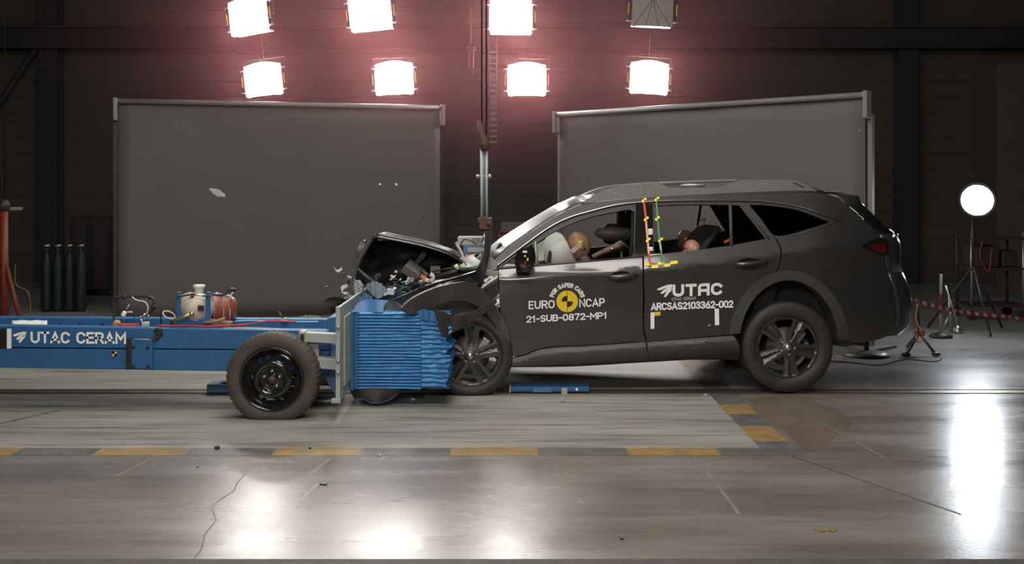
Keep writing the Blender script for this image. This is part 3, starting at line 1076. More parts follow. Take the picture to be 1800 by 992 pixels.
for k in range(4):
    x = (U(82 + 20 * k, 0, 15).x)
    r = thing('gas_cylinder', labs[k], 'gas cylinder', (x, 6.0, 0), group='gas cylinders along the left wall')
    MB().lathe([(0.0, 0.0), (0.065, 0.0), (0.07, 0.03), (0.07, 0.62), (0.055, 0.72), (0.035, 0.77), (0.03, 0.80)], (x, 6.0, 0), 20, 'Z').build('tank', TEAL, r)
    MB().lathe([(0.028, 0.80), (0.028, 0.86), (0.045, 0.86), (0.045, 0.89), (0, 0.89)], (x, 6.0, 0), 14, 'Z').build('valve', STEEL, r)
r = thing('dark_crate', 'large dark crate on the left, beside the backdrop screen', 'crate', (U(165, 0, 17).x, 8.2, 0))
mb = MB().bx(U(122, 0, 17).x, U(205, 0, 17).x, 8, 8.8, 0.1, U(0, 382, 17).z)
mb.build('body', EQ, r, bevel=0.02)
for x in (128, 160, 199):
    MB().bx(U(x, 0, 17).x - 0.04, U(x, 0, 17).x + 0.04, 7.97, 8.0, 0.1, U(0, 382, 17).z).build('batten', DARKM, r)
for x in (130, 197):
    MB().bx(U(x, 0, 17).x - 0.05, U(x, 0, 17).x + 0.05, 8, 8.8, 0, 0.1).build('foot', DARKM, r)
r = thing('wall_lamp', 'small grey strip light hanging at the left edge', 'lamp', U(10, 367, 16))
MB().box(U(8, 367, 16), (0.5, 0.08, 0.05)).build('casing', CARD, r, bevel=0.01)
MB().tube([U(8, 364, 16), U(8, -300, 16)], 0.008, 6).build('suspension', DARKM, r)

# ================================================================== THE ESTATE CAR
SHOULDER = [(780, 500), (870, 493), (1000, 487), (1130, 478), (1200, 471), (1290, 460), (1370, 449), (1450, 438), (1530, 431), (1620, 425)]
PROFILE = [(-170, .33), (-115, .235), (-80, .155), (-50, .09), (-28, .046), (-12, .018), (0, 0.0), (6, .002), (25, .014), (70, .024), (110, .018), (135, .018), (150, .028), (180, .075)]
YC = 0.93


def yside(px, py):
    y = smooth_tab(PROFILE, py - lerp_tab(SHOULDER, px))
    if px > 1420:
        y += ((px - 1420) / 140) ** 2 * 0.17
    if px < 890:
        y += ((890 - px) / 200) ** 2 * 0.06
    return y


def S(px, py):
    return U(px, py, D0 + yside(px, py))


def So(o):
    return lambda px, py: U(px, py, D0 + yside(px, py) - o)


car = thing('estate_car', 'dark grey estate car with crumpled front rammed into the blue barrier', 'car', (0.9, 0.93, 0.0))


def both(name, outline, m, holes=(), step=12, t=0.02, mp=S, parent=None, far=True):
    a = panel(name, outline, mp, m, parent or car, holes, step, t)
    b = panel(name, outline, mp, m, parent or car, holes, step * 1.6, t, mirror=YC) if far else None
    return a, b


# door skins
FD = [(877, 474), (940, 468), (1000, 462), (1065, 456), (1129, 450), (1130, 520), (1131, 585), (1134, 600), (1040, 606.5), (948, 613), (923, 623), (894, 628), (886, 600), (879, 540)]
RD = [(1132, 450), (1200, 443), (1290, 432), (1363, 421), (1372, 440), (1370, 462), (1359, 486), (1340, 494), (1316, 514), (1299, 540), (1290, 588), (1262, 590), (1150, 599.5), (1138, 600), (1134, 585), (1133, 520)]
fdoor, _ = both('front_door', FD, PAINT)
rdoor, _ = both('rear_door', RD, PAINT)
# sills / cladding
CLT = [(880, 631), (905, 628.5), (925, 623), (948, 615.5), (975, 612), (1040, 607.5), (1134, 601), (1262, 591), (1300, 589)]


def cladf(px, py):
    q = py - smooth_tab(CLT, px)
    k = min(1, max(0, q / 10))
    o = 0.003 + 0.026 * k * k * (3 - 2 * k) - 0.00012 * max(0, q - 16) ** 2
    return U(px, py, D0 + yside(px, py) - o)


both('door_cladding', [(895, 630), (923, 625), (948, 615), (1040, 608), (1134, 601.5), (1138, 620), (1141, 634), (1060, 638), (1000, 641), (893, 644)], CLAD, step=4, mp=cladf)
rcl, _ = both('door_cladding', [(1138, 602), (1150, 601), (1262, 592), (1289, 590), (1299, 606), (1300, 632), (1250, 630), (1143, 633.5), (1139, 618)], CLAD, step=4, mp=cladf)
both('sill', [(900, 636), (1000, 634), (1140, 628), (1298, 624), (1300, 634), (1250, 632), (1141, 637), (1000, 645), (893, 646)], BLACKPL, mp=So(-0.05))
signtext('OUTBACK', 1189, 608, 1239, 604.5, 6, cladf, GREYTXT, rcl, 0.003, 0.2, 0.22)

# window frames
GL_Q = [(881, 469), (905, 451), (936, 429), (940, 466)]
GL_F = [(947, 465), (944, 427), (965, 413), (1005, 393), (1045, 380), (1085, 372), (1108, 369), (1116, 374), (1114, 451), (1060, 456)]
GL_R = [(1150, 448), (1148, 362), (1200, 360), (1281, 360), (1283, 432), (1215, 441)]
GL_T = [(1289, 431), (1286, 361), (1299, 361), (1346, 420)]
GL_B = [(1317, 360), (1345, 361), (1400, 369), (1434, 381), (1458, 391), (1420, 403), (1372, 415), (1362, 414)]
FR_F = [(869, 474), (902, 447), (962, 403), (1002, 383), (1042, 371), (1084, 361), (1129, 356), (1129, 450), (1065, 456), (1000, 462), (940, 468)]
FR_R = [(1132, 450), (1132, 356), (1200, 353), (1280, 353), (1305, 355), (1364, 421), (1290, 432), (1200, 443)]
FR_B = [(1307, 355), (1342, 355), (1400, 363), (1442, 376), (1477, 388), (1420, 409), (1366, 421)]
both('front_window_frame', FR_F, BLACKPL, [GL_Q, GL_F], 9, mp=So(-0.006))
both('rear_window_frame', FR_R, BLACKPL, [GL_R, GL_T], 9, mp=So(-0.006))
both('quarter_window_frame', FR_B, BLACKPL, [GL_B], 9, mp=So(-0.006))
both('quarter_glass', GL_B, TINTED, step=14, t=0.004, mp=So(-0.014))
panel('rear_door_glass', GL_T, So(-0.014), TINTED, car, (), 14, 0.004)
panel('front_quarter_glass', GL_Q, So(-0.014), GLASS, car, (), 14, 0.004)
# central pillar gloss covers
panel('pillar_cover', [(1118, 358), (1147, 358), (1149, 449), (1132, 450), (1115, 452)], So(0.002), GLOSSBLK, car, (), 10, 0.01)
# roof side and windscreen pillar, one band
BAND = [(858, 466), (900, 431), (945, 400), (975, 381), (1005, 367), (1025, 359), (1100, 351), (1200, 345), (1300, 341), (1341, 340.5), (1342, 353.5),
        (1280, 351.5), (1200, 351.5), (1130, 354.5), (1084, 359.5), (1042, 369.5), (1002, 381), (962, 401.5), (902, 445.5), (868, 474)]
both('roof_side', BAND, PAINT, step=9)
# chrome line over the windows
for mirror in (False, True):
    ln = catmull([(869, 471, 0), (902, 446, 0), (962, 402.5, 0), (1002, 382.3, 0), (1042, 370.5, 0), (1084, 360.3, 0), (1130, 355.3, 0), (1200, 352.3, 0), (1280, 352.3, 0), (1342, 354, 0), (1400, 362, 0), (1442, 375, 0), (1478, 388, 0)], 6)
    pts = [S(p.x, p.y) + Vector((0, -0.004, 0)) for p in ln]
    if mirror:
        pts = [Vector((p.x, 2 * YC - p.y, p.z)) for p in pts]
    MB().tube(pts, 0.0075, 8).build('window_trim', mat('satin_trim', (0.40, 0.39, 0.38), 0.22, 1.0), car)
MB().tube([S(941, 425) + Vector((0, -0.006, 0)), S(944, 466) + Vector((0, -0.006, 0))], 0.007, 6).build('window_divider', CARD, car)
MB().tube([S(1284, 357) + Vector((0, -0.006, 0)), S(1286, 432) + Vector((0, -0.006, 0))], 0.011, 6).build('window_divider', CLAD, car)
MB().tube([S(1303, 357) + Vector((0, -0.004, 0)), S(1352, 420) + Vector((0, -0.004, 0))], 0.006, 6).build('pillar_trim', CLAD, car)
MB().tube([S(877, 473) + Vector((0, -0.005, 0)), S(1000, 462.5) + Vector((0, -0.005, 0)), S(1129, 451) + Vector((0, -0.005, 0))], 0.004, 6).build('window_seal', BLACKPL, car)
MB().tube([S(1140, 449) + Vector((0, -0.005, 0)), S(1160, 447) + Vector((0, -0.005, 0))], 0.005, 6).build('window_seal', WHITE, car)

# quarter panel up to the rear corner


def ell(cx, cy, rx, ry, a0, a1, n=16):
    return [(cx + rx * math.cos(math.radians(a0 + (a1 - a0) * i / n)), cy - ry * math.sin(math.radians(a0 + (a1 - a0) * i / n))) for i in range(n + 1)]


REARB = [(1452, 341), (1475, 348), (1479, 355), (1492, 363), (1526, 395), (1546, 412), (1553, 430), (1556, 460), (1561, 480), (1570, 505), (1576, 535), (1576, 570), (1559, 591)]
arch_out = ell(1387, 606, 104, 128, 6, 150, 18)
QP = [(1366, 421), (1420, 409.5), (1478, 388.5), (1442, 375), (1400, 362), (1342, 354), (1341, 340.5), (1400, 339.5)] + REARB + [(1520, 600), (1490, 604)] + arch_out[0:] + [(1306, 530), (1318, 513), (1341, 495), (1361, 486), (1372, 462), (1374, 440)]
# arch_out runs right -> top -> left; keep the part behind the door gap
QP = [(1366, 421), (1420, 409.5), (1478, 388.5), (1442, 375), (1400, 362), (1342, 354), (1341, 340.5), (1400, 339.5)] + REARB + [(1520, 601), (1492, 604)] + ell(1387, 606, 104, 128, 8, 118, 14) + [(1341, 496), (1361, 486), (1372, 462), (1374, 440)]
both('quarter_panel', QP, PAINT, step=10)
ARCHR = ell(1387, 606, 106, 130, 3, 172, 22) + ell(1387, 606, 87, 113, 170, 5, 20)
both('wheel_arch', ARCHR, CLAD, step=9, mp=So(0.014))
# fuel flap side: shut line crease on the flank
MB().tube([S(1500 + (1560 - 1500) * i / 5, 437 - i * 1.2) + Vector((0, -0.001, 0)) for i in range(3)], 0.003, 5).build('panel_gap', BLACKPL, car)

# rear end: loft from the corner over the middle to the other corner
CEN = [(1470, 337), (1508, 343), (1509, 352), (1504, 362), (1545, 402), (1573, 417), (1578, 430), (1578, 462), (1583, 480), (1598, 508), (1602, 535), (1600, 573), (1576, 590)]


def rear_row(b, c, n=16):
    P0 = S(*b)
    e = 1.0
    T = S(b[0] + 2, b[1]) - S(b[0] - 2, b[1])
    T = Vector((T.x, T.y, 0)).normalized()
    Pc = U(c[0], c[1], 9.5)
    Pc.y = YC
    Lc = YC - P0.y
    P1 = P0 + T * Lc * 0.38
    P2 = Pc + Vector((0, -1, 0)) * Lc * 0.62
    half = []
    for i in range(n + 1):
        t = i / n
        half.append(P0 * (1 - t)**3 + P1 * 3 * t * (1 - t)**2 + P2 * 3 * t * t * (1 - t) + Pc * t**3)
    return half + [Vector((p.x, 2 * YC - p.y, p.z)) for p in half[-2::-1]]


rowsR = [rear_row(b, c) for b, c in zip(REARB, CEN)]
MB().grid(rowsR[0:4]).build('spoiler', PAINT, car, solid=0.006)
MB().grid(rowsR[3:6]).build('rear_screen', mat('dark_glass', (0.008, 0.008, 0.008), 0.06, coat=0.5), car, solid=0.006)
MB().grid(rowsR[5:9]).build('tailgate', PAINT, car, solid=0.006, merge=True)
MB().grid(rowsR[8:13]).build('rear_bumper', PAINT, car, solid=0.006)
MB().tube([rowsR[5][k] + Vector((0.003, 0, 0)) for k in range(4, 29)], 0.012, 8).build('tailgate_trim', CHROME, car)
# tail lamps
ta, tb = both('tail_lamp', [(1515, 433), (1528, 424), (1548, 418), (1560, 420), (1562, 440), (1556, 452), (1535, 444)], GLOSSBLK, step=6, mp=So(0.008))
panel('red_lens', [(1528, 433), (1545, 429), (1557, 430), (1557, 443), (1540, 441)], So(0.014), TAIL, ta, (), 5, 0.006)
panel('red_lens', [(1528, 433), (1545, 429), (1557, 430), (1557, 443), (1540, 441)], So(0.014), TAIL, tb, (), 5, 0.006, mirror=YC)
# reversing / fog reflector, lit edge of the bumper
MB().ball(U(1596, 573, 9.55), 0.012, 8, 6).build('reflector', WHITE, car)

# roof
EDGE = [(1022, 360), (1060, 355), (1100, 351), (1200, 345.5), (1300, 341.5), (1400, 339.5), (1452, 341)]
rows = []
for px, py in EDGE:
    a = S(px, py)
    row = []
    for j in range(13):
        t = j / 12
        row.append(Vector((a.x - 0.02 * math.sin(PI * t), a.y + (2 * YC - 2 * a.y) * t, a.z + 0.055 * (1 - (2 * t - 1) ** 4))))
    rows.append(row)
MB().grid(rows).build('roof', PAINT, car, solid=0.01)
MB().grid([[p - Vector((0, 0, 0.06)) + Vector((0, (0.12 if k == 0 else (-0.12 if k == 12 else 0)), 0)) for k, p in enumerate(r_)] for r_ in rows[1:]]).build('headliner', LINER, car, solid=0.01)
# windscreen, bowed forward
rows = []
for px, py, bow in [(862, 466, .13), (900, 433, .10), (945, 402, .07), (985, 377, .04), (1022, 360, .02)]:
    a = S(px, py)
    row = []
    for j in range(15):
        t = j / 14
        k = 1 - (2 * t - 1) ** 2
        row.append(Vector((a.x - bow * k, a.y + (2 * YC - 2 * a.y) * t, a.z + 0.010 * k + 0.045 * (0.13 - bow) / 0.11 * (1 - (2 * t - 1) ** 4))))
    rows.append(row)
MB().grid(rows).build('windscreen', SHIELD, car, solid=0.006)
# cowl and wiper below the windscreen
rows = []
for dx, dz in ((0, 0), (-0.1, -0.03), (-0.22, -0.05)):
    a = S(862, 466)
    rows.append([Vector((a.x - 0.16 * (1 - (2 * j / 12 - 1) ** 2) + dx, a.y + (2 * YC - 2 * a.y) * j / 12, a.z + 0.02 * (1 - (2 * j / 12 - 1) ** 2) + dz)) for j in range(13)])
MB().grid(rows).build('cowl', BLACKPL, car, solid=0.012)
MB().tube([U(868, 446, 9.35), U(880, 436, 9.5), U(884, 428, 9.5)], 0.012, 6).box(U(880, 436, 9.4), (0.06, 0.05, 0.07), (0.2, 0.5, 0)).build('wiper', BLACKPL, car)

# roof rails


def rail(mirror):
    off = So(-0.02)
    foot1 = [(1022, 360), (1032, 350), (1050, 340), (1078, 330), (1102, 325.5), (1135, 323), (1160, 322.5), (1168, 326), (1180, 331), (1220, 330), (1270, 328), (1282, 323), (1296, 317.5), (1340, 316), (1385, 316.5), (1405, 320), (1424, 329), (1440, 337.5), (1400, 339), (1300, 341), (1200, 345), (1100, 351)]
    holes = [[(1058, 345), (1078, 337), (1086, 336), (1080, 343)], [(1390, 321), (1400, 322), (1416, 331), (1404, 329)]]
    panel('roof_rail', foot1, lambda a, b: U(a, b, 9.0 + 0.27 + 0.0004 * (345 - b)), RAIL_G, car, holes, 8, 0.035, mirror=YC if mirror else None)
    p = catmull([(1160, 322.5, 0), (1210, 320.5, 0), (1260, 318.5, 0), (1298, 317.5, 0)], 4)
    pts = [U(q.x, q.y, 9.29) for q in p]
    if mirror:
        pts = [Vector((v.x, 2 * YC - v.y, v.z)) for v in pts]
    MB().tube(pts, 0.012, 8).build('rail_bar', RAIL_G, car)
    return


rail(False)
rail(True)
a = U(1240, 326, 9.3)
MB().tube([a, Vector((a.x, 2 * YC - a.y, a.z))], 0.014, 8).build('crossbar', RAIL_G, car)

# mirror
c = U(924, 456, 8.86)


def mirfn(u, v):
    return Vector((v.x * (1.0 if v.x > 0 else 1.0), v.y, v.z))


mb = MB()
out = [(908, 446), (916, 438), (930, 434), (938, 434), (941, 450), (940, 464), (934, 476), (920, 478), (908, 472), (905, 460)]
mir = panel('door_mirror', out, lambda x, y: U(x, y, 8.80 + ((x - 924) / 17) ** 2 * 0.03 + ((y - 456) / 22) ** 2 * 0.03), GLOSSBLK, car, (), 5, 0.11)
panel('repeater', [(915, 466), (922, 467), (924, 470), (918, 470)], lambda x, y: U(x, y, 8.80 + ((x - 924) / 17) ** 2 * 0.03 + ((y - 456) / 22) ** 2 * 0.03 - 0.004), REDTAPE, mir, (), 3, 0.004)
decal([[(926, 454), (929, 453), (929, 458), (926, 459)]], lambda x, y: U(x, y, 8.80), YELLOW, mir, 'sticker', 0.006)
MB().box(U(918, 474, 8.95), (0.10, 0.16, 0.04)).build('mirror_arm', BLACKPL, mir, bevel=0.01)

# handles


def handle(name, x0, y0, x1, y1, parent):
    cx, cy = (x0 + x1) / 2, (y0 + y1) / 2
    rx = (x1 - x0) / 2
    cup = panel('handle_cup', ell(cx - 0.1 * rx, cy + 1, rx * 0.78, 11, 0, 345, 23), So(0.002), GLOSSBLK, parent, (), 5, 0.003)
    pts = [So(0.004 + 0.03 * math.sin(PI * min(1, max(0, i / 10))) ** 0.6)(x0 + (x1 - x0) * i / 10, y0 + (y1 - y0) * i / 10) for i in range(11)]
    MB().tube(pts, [0.012, 0.017] + [0.019] * 7 + [0.017, 0.012], 10).build(name, PAINT, parent)


handle('door_handle', 1070, 489, 1121, 484, fdoor)
handle('door_handle', 1293, 466, 1349, 461, rdoor)

# lettering on the doors
def _arcm(u, Y):
    a = math.radians(-74 + 150 * u)
    return S(997 + (24.5 + Y) * math.sin(a), 530 - (24.5 + Y) * math.cos(a)) + Vector((0, -0.004, 0))


signtext('FOR SAFER CARS', 0, 0, 75, 0, 8.0, S, WHITE, fdoor, 0.004, 0.24, 0.30, _arcm)
signtext('EURO', 929, 544, 975, 542, 14.5, S, WHITE, fdoor, 0.004, 0.165, 0.27)
signtext('NCAP', 1018, 540.5, 1063, 538.5, 14.5, S, WHITE, fdoor, 0.004, 0.165, 0.27)
signtext('21-SUB-0872-MP1', 925, 567.5, 1067, 560.5, 12.0, S, WHITE, fdoor, 0.004, 0.185, 0.24)
circ = lambda r, a0, a1, n=24: [(997 + r * math.sin(math.radians(a0 + (a1 - a0) * i / n)), 530 - r * math.cos(math.radians(a0 + (a1 - a0) * i / n))) for i in range(n + 1)]
bad = decal([(circ(19, 0, 350, 35), 0)], S, YELLOW, fdoor, 'roundel', 0.004)
decal([[(997, 530)] + circ(10, -90, 0, 10), [(997, 530)] + circ(10, 90, 180, 10), [(996.6, 511), (997.4, 511), (997.4, 549), (996.6, 549)]], S, BLACKV, bad, 'black_quarters', 0.006)
decal([[(1064, 531), (1068, 530), (1069, 533), (1065, 534)]], S, RUST, fdoor, 'sticker', 0.004)
signtext('UTaC', 1182, 522, 1270, 518.5, 21.5, S, WHITE, rdoor, 0.004, 0.235, 0.30)
signtext('UTAC CERAM', 1181, 529, 1223, 527, 5.5, S, DIMTXT, rdoor, 0.004, 0.2, 0.26)
signtext('ARCSAS2103362-002', 1144, 546, 1289, 541, 13.2, S, WHITE, rdoor, 0.004, 0.20, 0.24)
BIRD = [[(1155, 508), (1161, 505.5), (1171, 501.5), (1180, 500), (1182, 501.5), (1180, 505.5), (1170, 507), (1160, 510.5), (1156, 510.5)],
        [(1161, 514.5), (1168, 509), (1176, 505), (1181, 504.5), (1180, 509), (1174, 511), (1166, 516), (1162, 517)],
        [(1167, 521), (1171, 514), (1176, 508.5), (1181, 507), (1180, 512), (1176, 515), (1171, 522), (1168, 523)]]
decal(BIRD, S, WHITE, rdoor, 'bird_mark')
decal([([(1143.5, 549.5), (1150, 549), (1150, 578), (1143.5, 578.5)], 0), ([(1256, 543), (1263.5, 542.5), (1264, 571.5), (1256.5, 572)], 0), ([(1150, 549), (1161, 548), (1161, 554.5), (1150, 555.5)], 1)], S, None, rdoor, 'corner_marks', 0.004, [WHITE, YELLOW])
decal([[(1244, 572), (1249, 570), (1248, 573), (1245, 574)]], S, DIMTXT, rdoor, 'sticker', 0.004)
# measuring tapes between roof and door
decal([([(1133, 462), (1145, 461), (1145, 466.5), (1133, 467.5)], 0), ([(1145, 466), (1157, 465), (1157, 471), (1145, 472)], 0), ([(1156, 460.5), (1167, 459.5), (1167, 465), (1156, 466)], 0), ([(1167, 464), (1178, 463), (1178, 468.5), (1167, 469.5)], 0), ([(1178, 459.5), (1191, 458), (1191, 463.5), (1178, 465)], 0)], S, MYEL, rdoor, 'measuring_marks', 0.005)


def strip(pts, wd, mats, mis, name):
    mb = MB()
    for i in range(len(pts) - 1):
        (a, b), (c, e) = pts[i], pts[i + 1]
        mb.add([So(0.013)(a - wd, b), So(0.013)(a + wd, b), So(0.013)(c + wd, e), So(0.013)(c - wd, e)], [(0, 1, 2, 3)], mis[i])
    return mb.build(name, mats, car, solid=0.002)


s1 = strip([(1131, 350), (1134.5, 376), (1135.5, 388), (1138, 418), (1140.5, 446), (1143, 464)], 1.7, [REDTAPE, PINKTAPE], [0, 0, 1, 1, 0], 'red_measuring_tape')
s2 = strip([(1153.5, 348), (1155.5, 382), (1159, 421), (1162, 440), (1164, 461)], 1.6, [GRNTAPE, mat('pale_green_tape', (0.35, 0.5, 0.35), 0.5, noise=((0.3, 0.45, 0.3), 20))], [0, 0, 1, 0], 's'.replace('s', 'green_measuring_tape'))


def target(x, y, parent, r=4.2):
    k = [(x - r, y), (x - r * 0.1, y - r * 0.3), (x, y), (x - r * 0.2, y + r), (x - r, y + r * .9)]
    k2 = [(x + r, y - r * 0.1), (x + r * 0.1, y + r * 0.2), (x, y), (x + r * 0.1, y - r), (x + r, y - r * .9)]
    decal([k, k2], So(0.015), MYEL, parent, 'target_mark', 0.004)


for y, x in ((352, 1132), (385, 1136), (422, 1139.5)):
    target(x, y, s1)
for y, x in ((350, 1154.5), (384, 1155.5), (422, 1161)):
    target(x, y, s2)

# ---- wheels


def tyre(name, c, R, Ri, wd, m, parent, blocks=0, ground=0.0, n=120):
    hw = wd / 2
    prof = [(Ri, -hw * 0.80), (Ri + 0.012, -hw * 0.92), (Ri + (R - Ri) * 0.30, -hw), (Ri + (R - Ri) * 0.55, -hw * 1.02), (R - 0.035, -hw * 0.97), (R - 0.014, -hw * 0.90), (R - 0.003, -hw * 0.78)]
    for k in (-0.5, -0.17, 0.17, 0.5):
        prof += [(R, hw * (k - 0.1)), (R, hw * (k + 0.04)), (R - 0.008, hw * (k + 0.05)), (R - 0.008, hw * (k + 0.10)), (R, hw * (k + 0.11))]
    prof += [(R - 0.003, hw * 0.78), (R - 0.014, hw * 0.90), (R - 0.035, hw * 0.97), (Ri + (R - Ri) * 0.55, hw * 1.02), (Ri + 0.012, hw * 0.92), (Ri, hw * 0.8)]
    def mod(i, j):
        if blocks and (i in (5, 6) or i > 5 and i < len(prof) - 5) and j % 3 == 0:
            return -0.007
        return 0.0
    mb = MB().lathe(prof, c, n, 'Y', 0, True, mod)
    for v in mb.v:
        if v.z < ground + 0.002:
            v.z = ground + 0.002
    mb.sm = [True] * len(mb.sm)
    # drop caps
    mb.f, mb.m, mb.sm = zip(*[(f, a, b) for f, a, b in zip(mb.f, mb.m, mb.sm) if len(f) == 4])
    mb.f, mb.m, mb.sm = list(mb.f), list(mb.m), list(mb.sm)
    return mb.build(name, m, parent, local=False)


def lobe(rot):
    """an opening between two twisted spokes, in polar steps"""
    pts = []
    rin, rout = 0.085, 0.226
    def add(r, a):
        a = math.radians(a + rot)
        pts.append((r * math.cos(a), r * math.sin(a)))
    for k in range(7):
        add(rout, -19 + 33 * k / 6)
    add(0.216, 18); add(0.17, 15); add(0.13, 13); add(0.105, 11)
    add(rin, 4); add(rin, -5)
    add(0.105, -14); add(0.13, -17); add(0.17, -20); add(0.216, -22)
    return pts


def alloy_wheel(parent, c, R, rot, name='front_wheel', ground=0.0, yf=0.0):
    """c = centre of the wheel, outer face at c.y - 0.11"""
    Ri = 0.246
    wroot = tyre(name, c, R, Ri, 0.225, RUBBER, parent, 0, ground)
    oy = c.y - 0.085
    mb = MB().lathe([(0.249, -0.012), (0.254, 0.0), (0.242, 0.012), (0.232, 0.03), (0.226, 0.06), (0.22, 0.19)], (c.x, oy, c.z), 72)
    mb.f, mb.m, mb.sm = [list(t) for t in zip(*[q for q in zip(mb.f, mb.m, mb.sm) if len(q[0]) == 4])]
    mb.build('rim_barrel', ALLOY, wroot, solid=0.004)
    def face(u, v):
        r = math.hypot(u, v)
        a = math.degrees(math.atan2(v, u)) - rot
        ph = ((a + 36) % 72) - 36                    # 0 at an opening, +-36 in a spoke
        ridge = max(0.0, 1 - abs(abs(ph) - 36) / 8.0)
        y = 0.012 * (r / 0.22) ** 2 - 0.012 + 0.014 * (1 - min(1, r / 0.05)) * -1
        if 0.06 < r < 0.24:
            k = min(1, (r - 0.06) / 0.04) * min(1, (0.243 - r) / 0.02)
            y += 0.020 * ridge * k
            y += 0.012 * (0.5 - 0.5 * math.cos(PI * min(1, max(0, (36 - abs(ph)) / 20)))) * k * (1 if ph > 0 else 0.2)
        return Vector((c.x + u, oy + y, c.z + v))
    outl = [(0.243 * math.cos(2 * PI * i / 60), 0.243 * math.sin(2 * PI * i / 60)) for i in range(60)]
    sp = panel('spokes', outl, face, ALLOY, wroot, [lobe(rot + 72 * k) for k in range(5)], 0.012, 0.028, out=Vector((c.x, -9, c.z)), rnd=False)
    MB().lathe([(0, -0.034), (0.022, -0.032), (0.028, -0.024), (0.03, -0.01)], (c.x, oy, c.z), 24).build('centre_cap', STEEL, wroot)
    for k in range(5):
        a = math.radians(rot + 36 + 72 * k)
        mb = MB().lathe([(0, -0.024), (0.009, -0.022), (0.010, -0.002)], (c.x + 0.056 * math.cos(a), oy, c.z + 0.056 * math.sin(a)), 12)
        mb.build('wheel_nut', STEEL, wroot)
    MB().lathe([(0.0, 0.07), (0.155, 0.07), (0.158, 0.09), (0.0, 0.09)], (c.x, oy, c.z), 40).build('brake_disc', mat('brake_iron', (0.16, 0.15, 0.14), 0.4, 0.8, noise=((0.2, 0.19, 0.17), 30)), wroot)
    mb = MB().box((c.x + 0.10, oy + 0.075, c.z + 0.07), (0.07, 0.07, 0.14), (0, 0.6, 0))
    mb.build('brake_caliper', STEEL, wroot, bevel=0.012)
    return wroot


rw = Vector((U(1387, 612, 9.0).x, 0.135, 0.372))
alloy_wheel(car, rw, 0.366, 100, 'rear_wheel')
alloy_wheel(car, Vector((rw.x - 0.14, 2 * YC - 0.135, 0.372)), 0.366, 60, 'rear_wheel')
fw = Vector((U(826, 627, 8.95).x, 0.065, 0.315))
alloy_wheel(car, fw, 0.340, 52, 'front_wheel')
alloy_wheel(car, Vector((fw.x - 0.05, 2 * YC - 0.10, 0.36)), 0.36, 20, 'front_wheel')
# wheel housings and underbody
for mirror in (0, 1):
    mb = MB()
    rows = []
    for y in (0.05, 0.42):
        yy = y if not mirror else 2 * YC - y
        rows.append([Vector((p.x, yy, p.z)) for p in [U(a, b, 9.0) for a, b in ell(1387, 606, 92, 116, -2, 182, 20)]])
    mb.grid(rows)
    yy = 0.42 if not mirror else 2 * YC - 0.42
    mb.add([Vector((p.x, yy, p.z)) for p in [U(a, b, 9.0) for a, b in ell(1387, 606, 92, 116, -2, 182, 20)]], [list(range(21))])
    mb.build('wheel_housing', BLACKPL, car, solid=0.008)
zb = 0.26
MB().bx(U(905, 0, 9).x, U(1300, 0, 9).x, 0.12, 2 * YC - 0.12, zb, zb + 0.05).build('floor_pan', BLACKPL, car, bevel=0.01)
MB().bx(U(1300, 0, 9).x, U(1535, 0, 9.3).x, 0.43, 2 * YC - 0.43, 0.50, 0.56).build('boot_floor', BLACKPL, car, bevel=0.01)
MB().tube([(rw.x, 0.2, 0.37), (rw.x, 2 * YC - 0.2, 0.37)], 0.05, 10).bx(rw.x - 0.25, rw.x + 0.2, 0.4, 1.46, 0.27, 0.42).build('rear_axle', BLACKPL, car)
MB().bx(U(1480, 0, 9.5).x, U(1545, 0, 9.5).x, 0.6, 1.26, 0.42, 0.49).build('exhaust_box', DARKM, car, bevel=0.02)

# ---- cabin
CAB = mat('cabin_plastic', (0.022, 0.02, 0.019), 0.75, noise=((0.028, 0.026, 0.024), 30))
MB().bx(U(905, 0, 9).x, U(1300, 0, 9).x, 0.16, 2 * YC - 0.16, 0.31, 0.36).build('cabin_floor', CAB, car)
mb = MB().prism([(U(1300, 0, 9.5).x, 0.45), (U(1335, 0, 9.5).x, 0.45), (U(1375, 0, 9.5).x, 1.28), (U(1340, 0, 9.5).x, 1.30)], 'Y', 0.2, 1.66)
mb.build('rear_seat', SEAT, car, bevel=0.03)
MB().bx(U(1360, 0, 9.5).x, U(1530, 0, 9.5).x, 0.2, 1.66, 1.02, 1.05).build('load_cover', CAB, car)
mb = MB().prism([(U(878, 0, 9.5).x, 0.95), (U(945, 0, 9.5).x, 1.03), (U(985, 0, 9.5).x, 0.98), (U(975, 0, 9.5).x, 0.75), (U(880, 0, 9.5).x, 0.7)], 'Y', 0.18, 1.68)
mb.build('dashboard', CAB, car, bevel=0.03)
# far trim of the far central pillar
MB().tube([U(1091, 372, 10.62), U(1091, 442, 10.62)], 0.05, 8).build('pillar_trim', LINER, car)


def seat(x0, y0):
    """front seat, reclined: cushion, back, headrest"""
    a = U(1065, 452, 9.0 + y0)
    mb = MB()
    mb.prism([(a.x - 0.35, 0.50), (a.x - 0.38, 0.62), (a.x + 0.10, 0.60), (a.x + 0.16, 0.46)], 'Y', y0 - 0.25, y0 + 0.25)
    mb.build('seat_cushion', SEAT, car, bevel=0.04)
    mb = MB()
    mb.prism([(a.x + 0.02, 0.55), (a.x + 0.30, 1.17), (a.x + 0.42, 1.10), (a.x + 0.18, 0.5)], 'Y', y0 - 0.24, y0 + 0.24)
    mb.build('seat_back', SEAT, car, bevel=0.04)


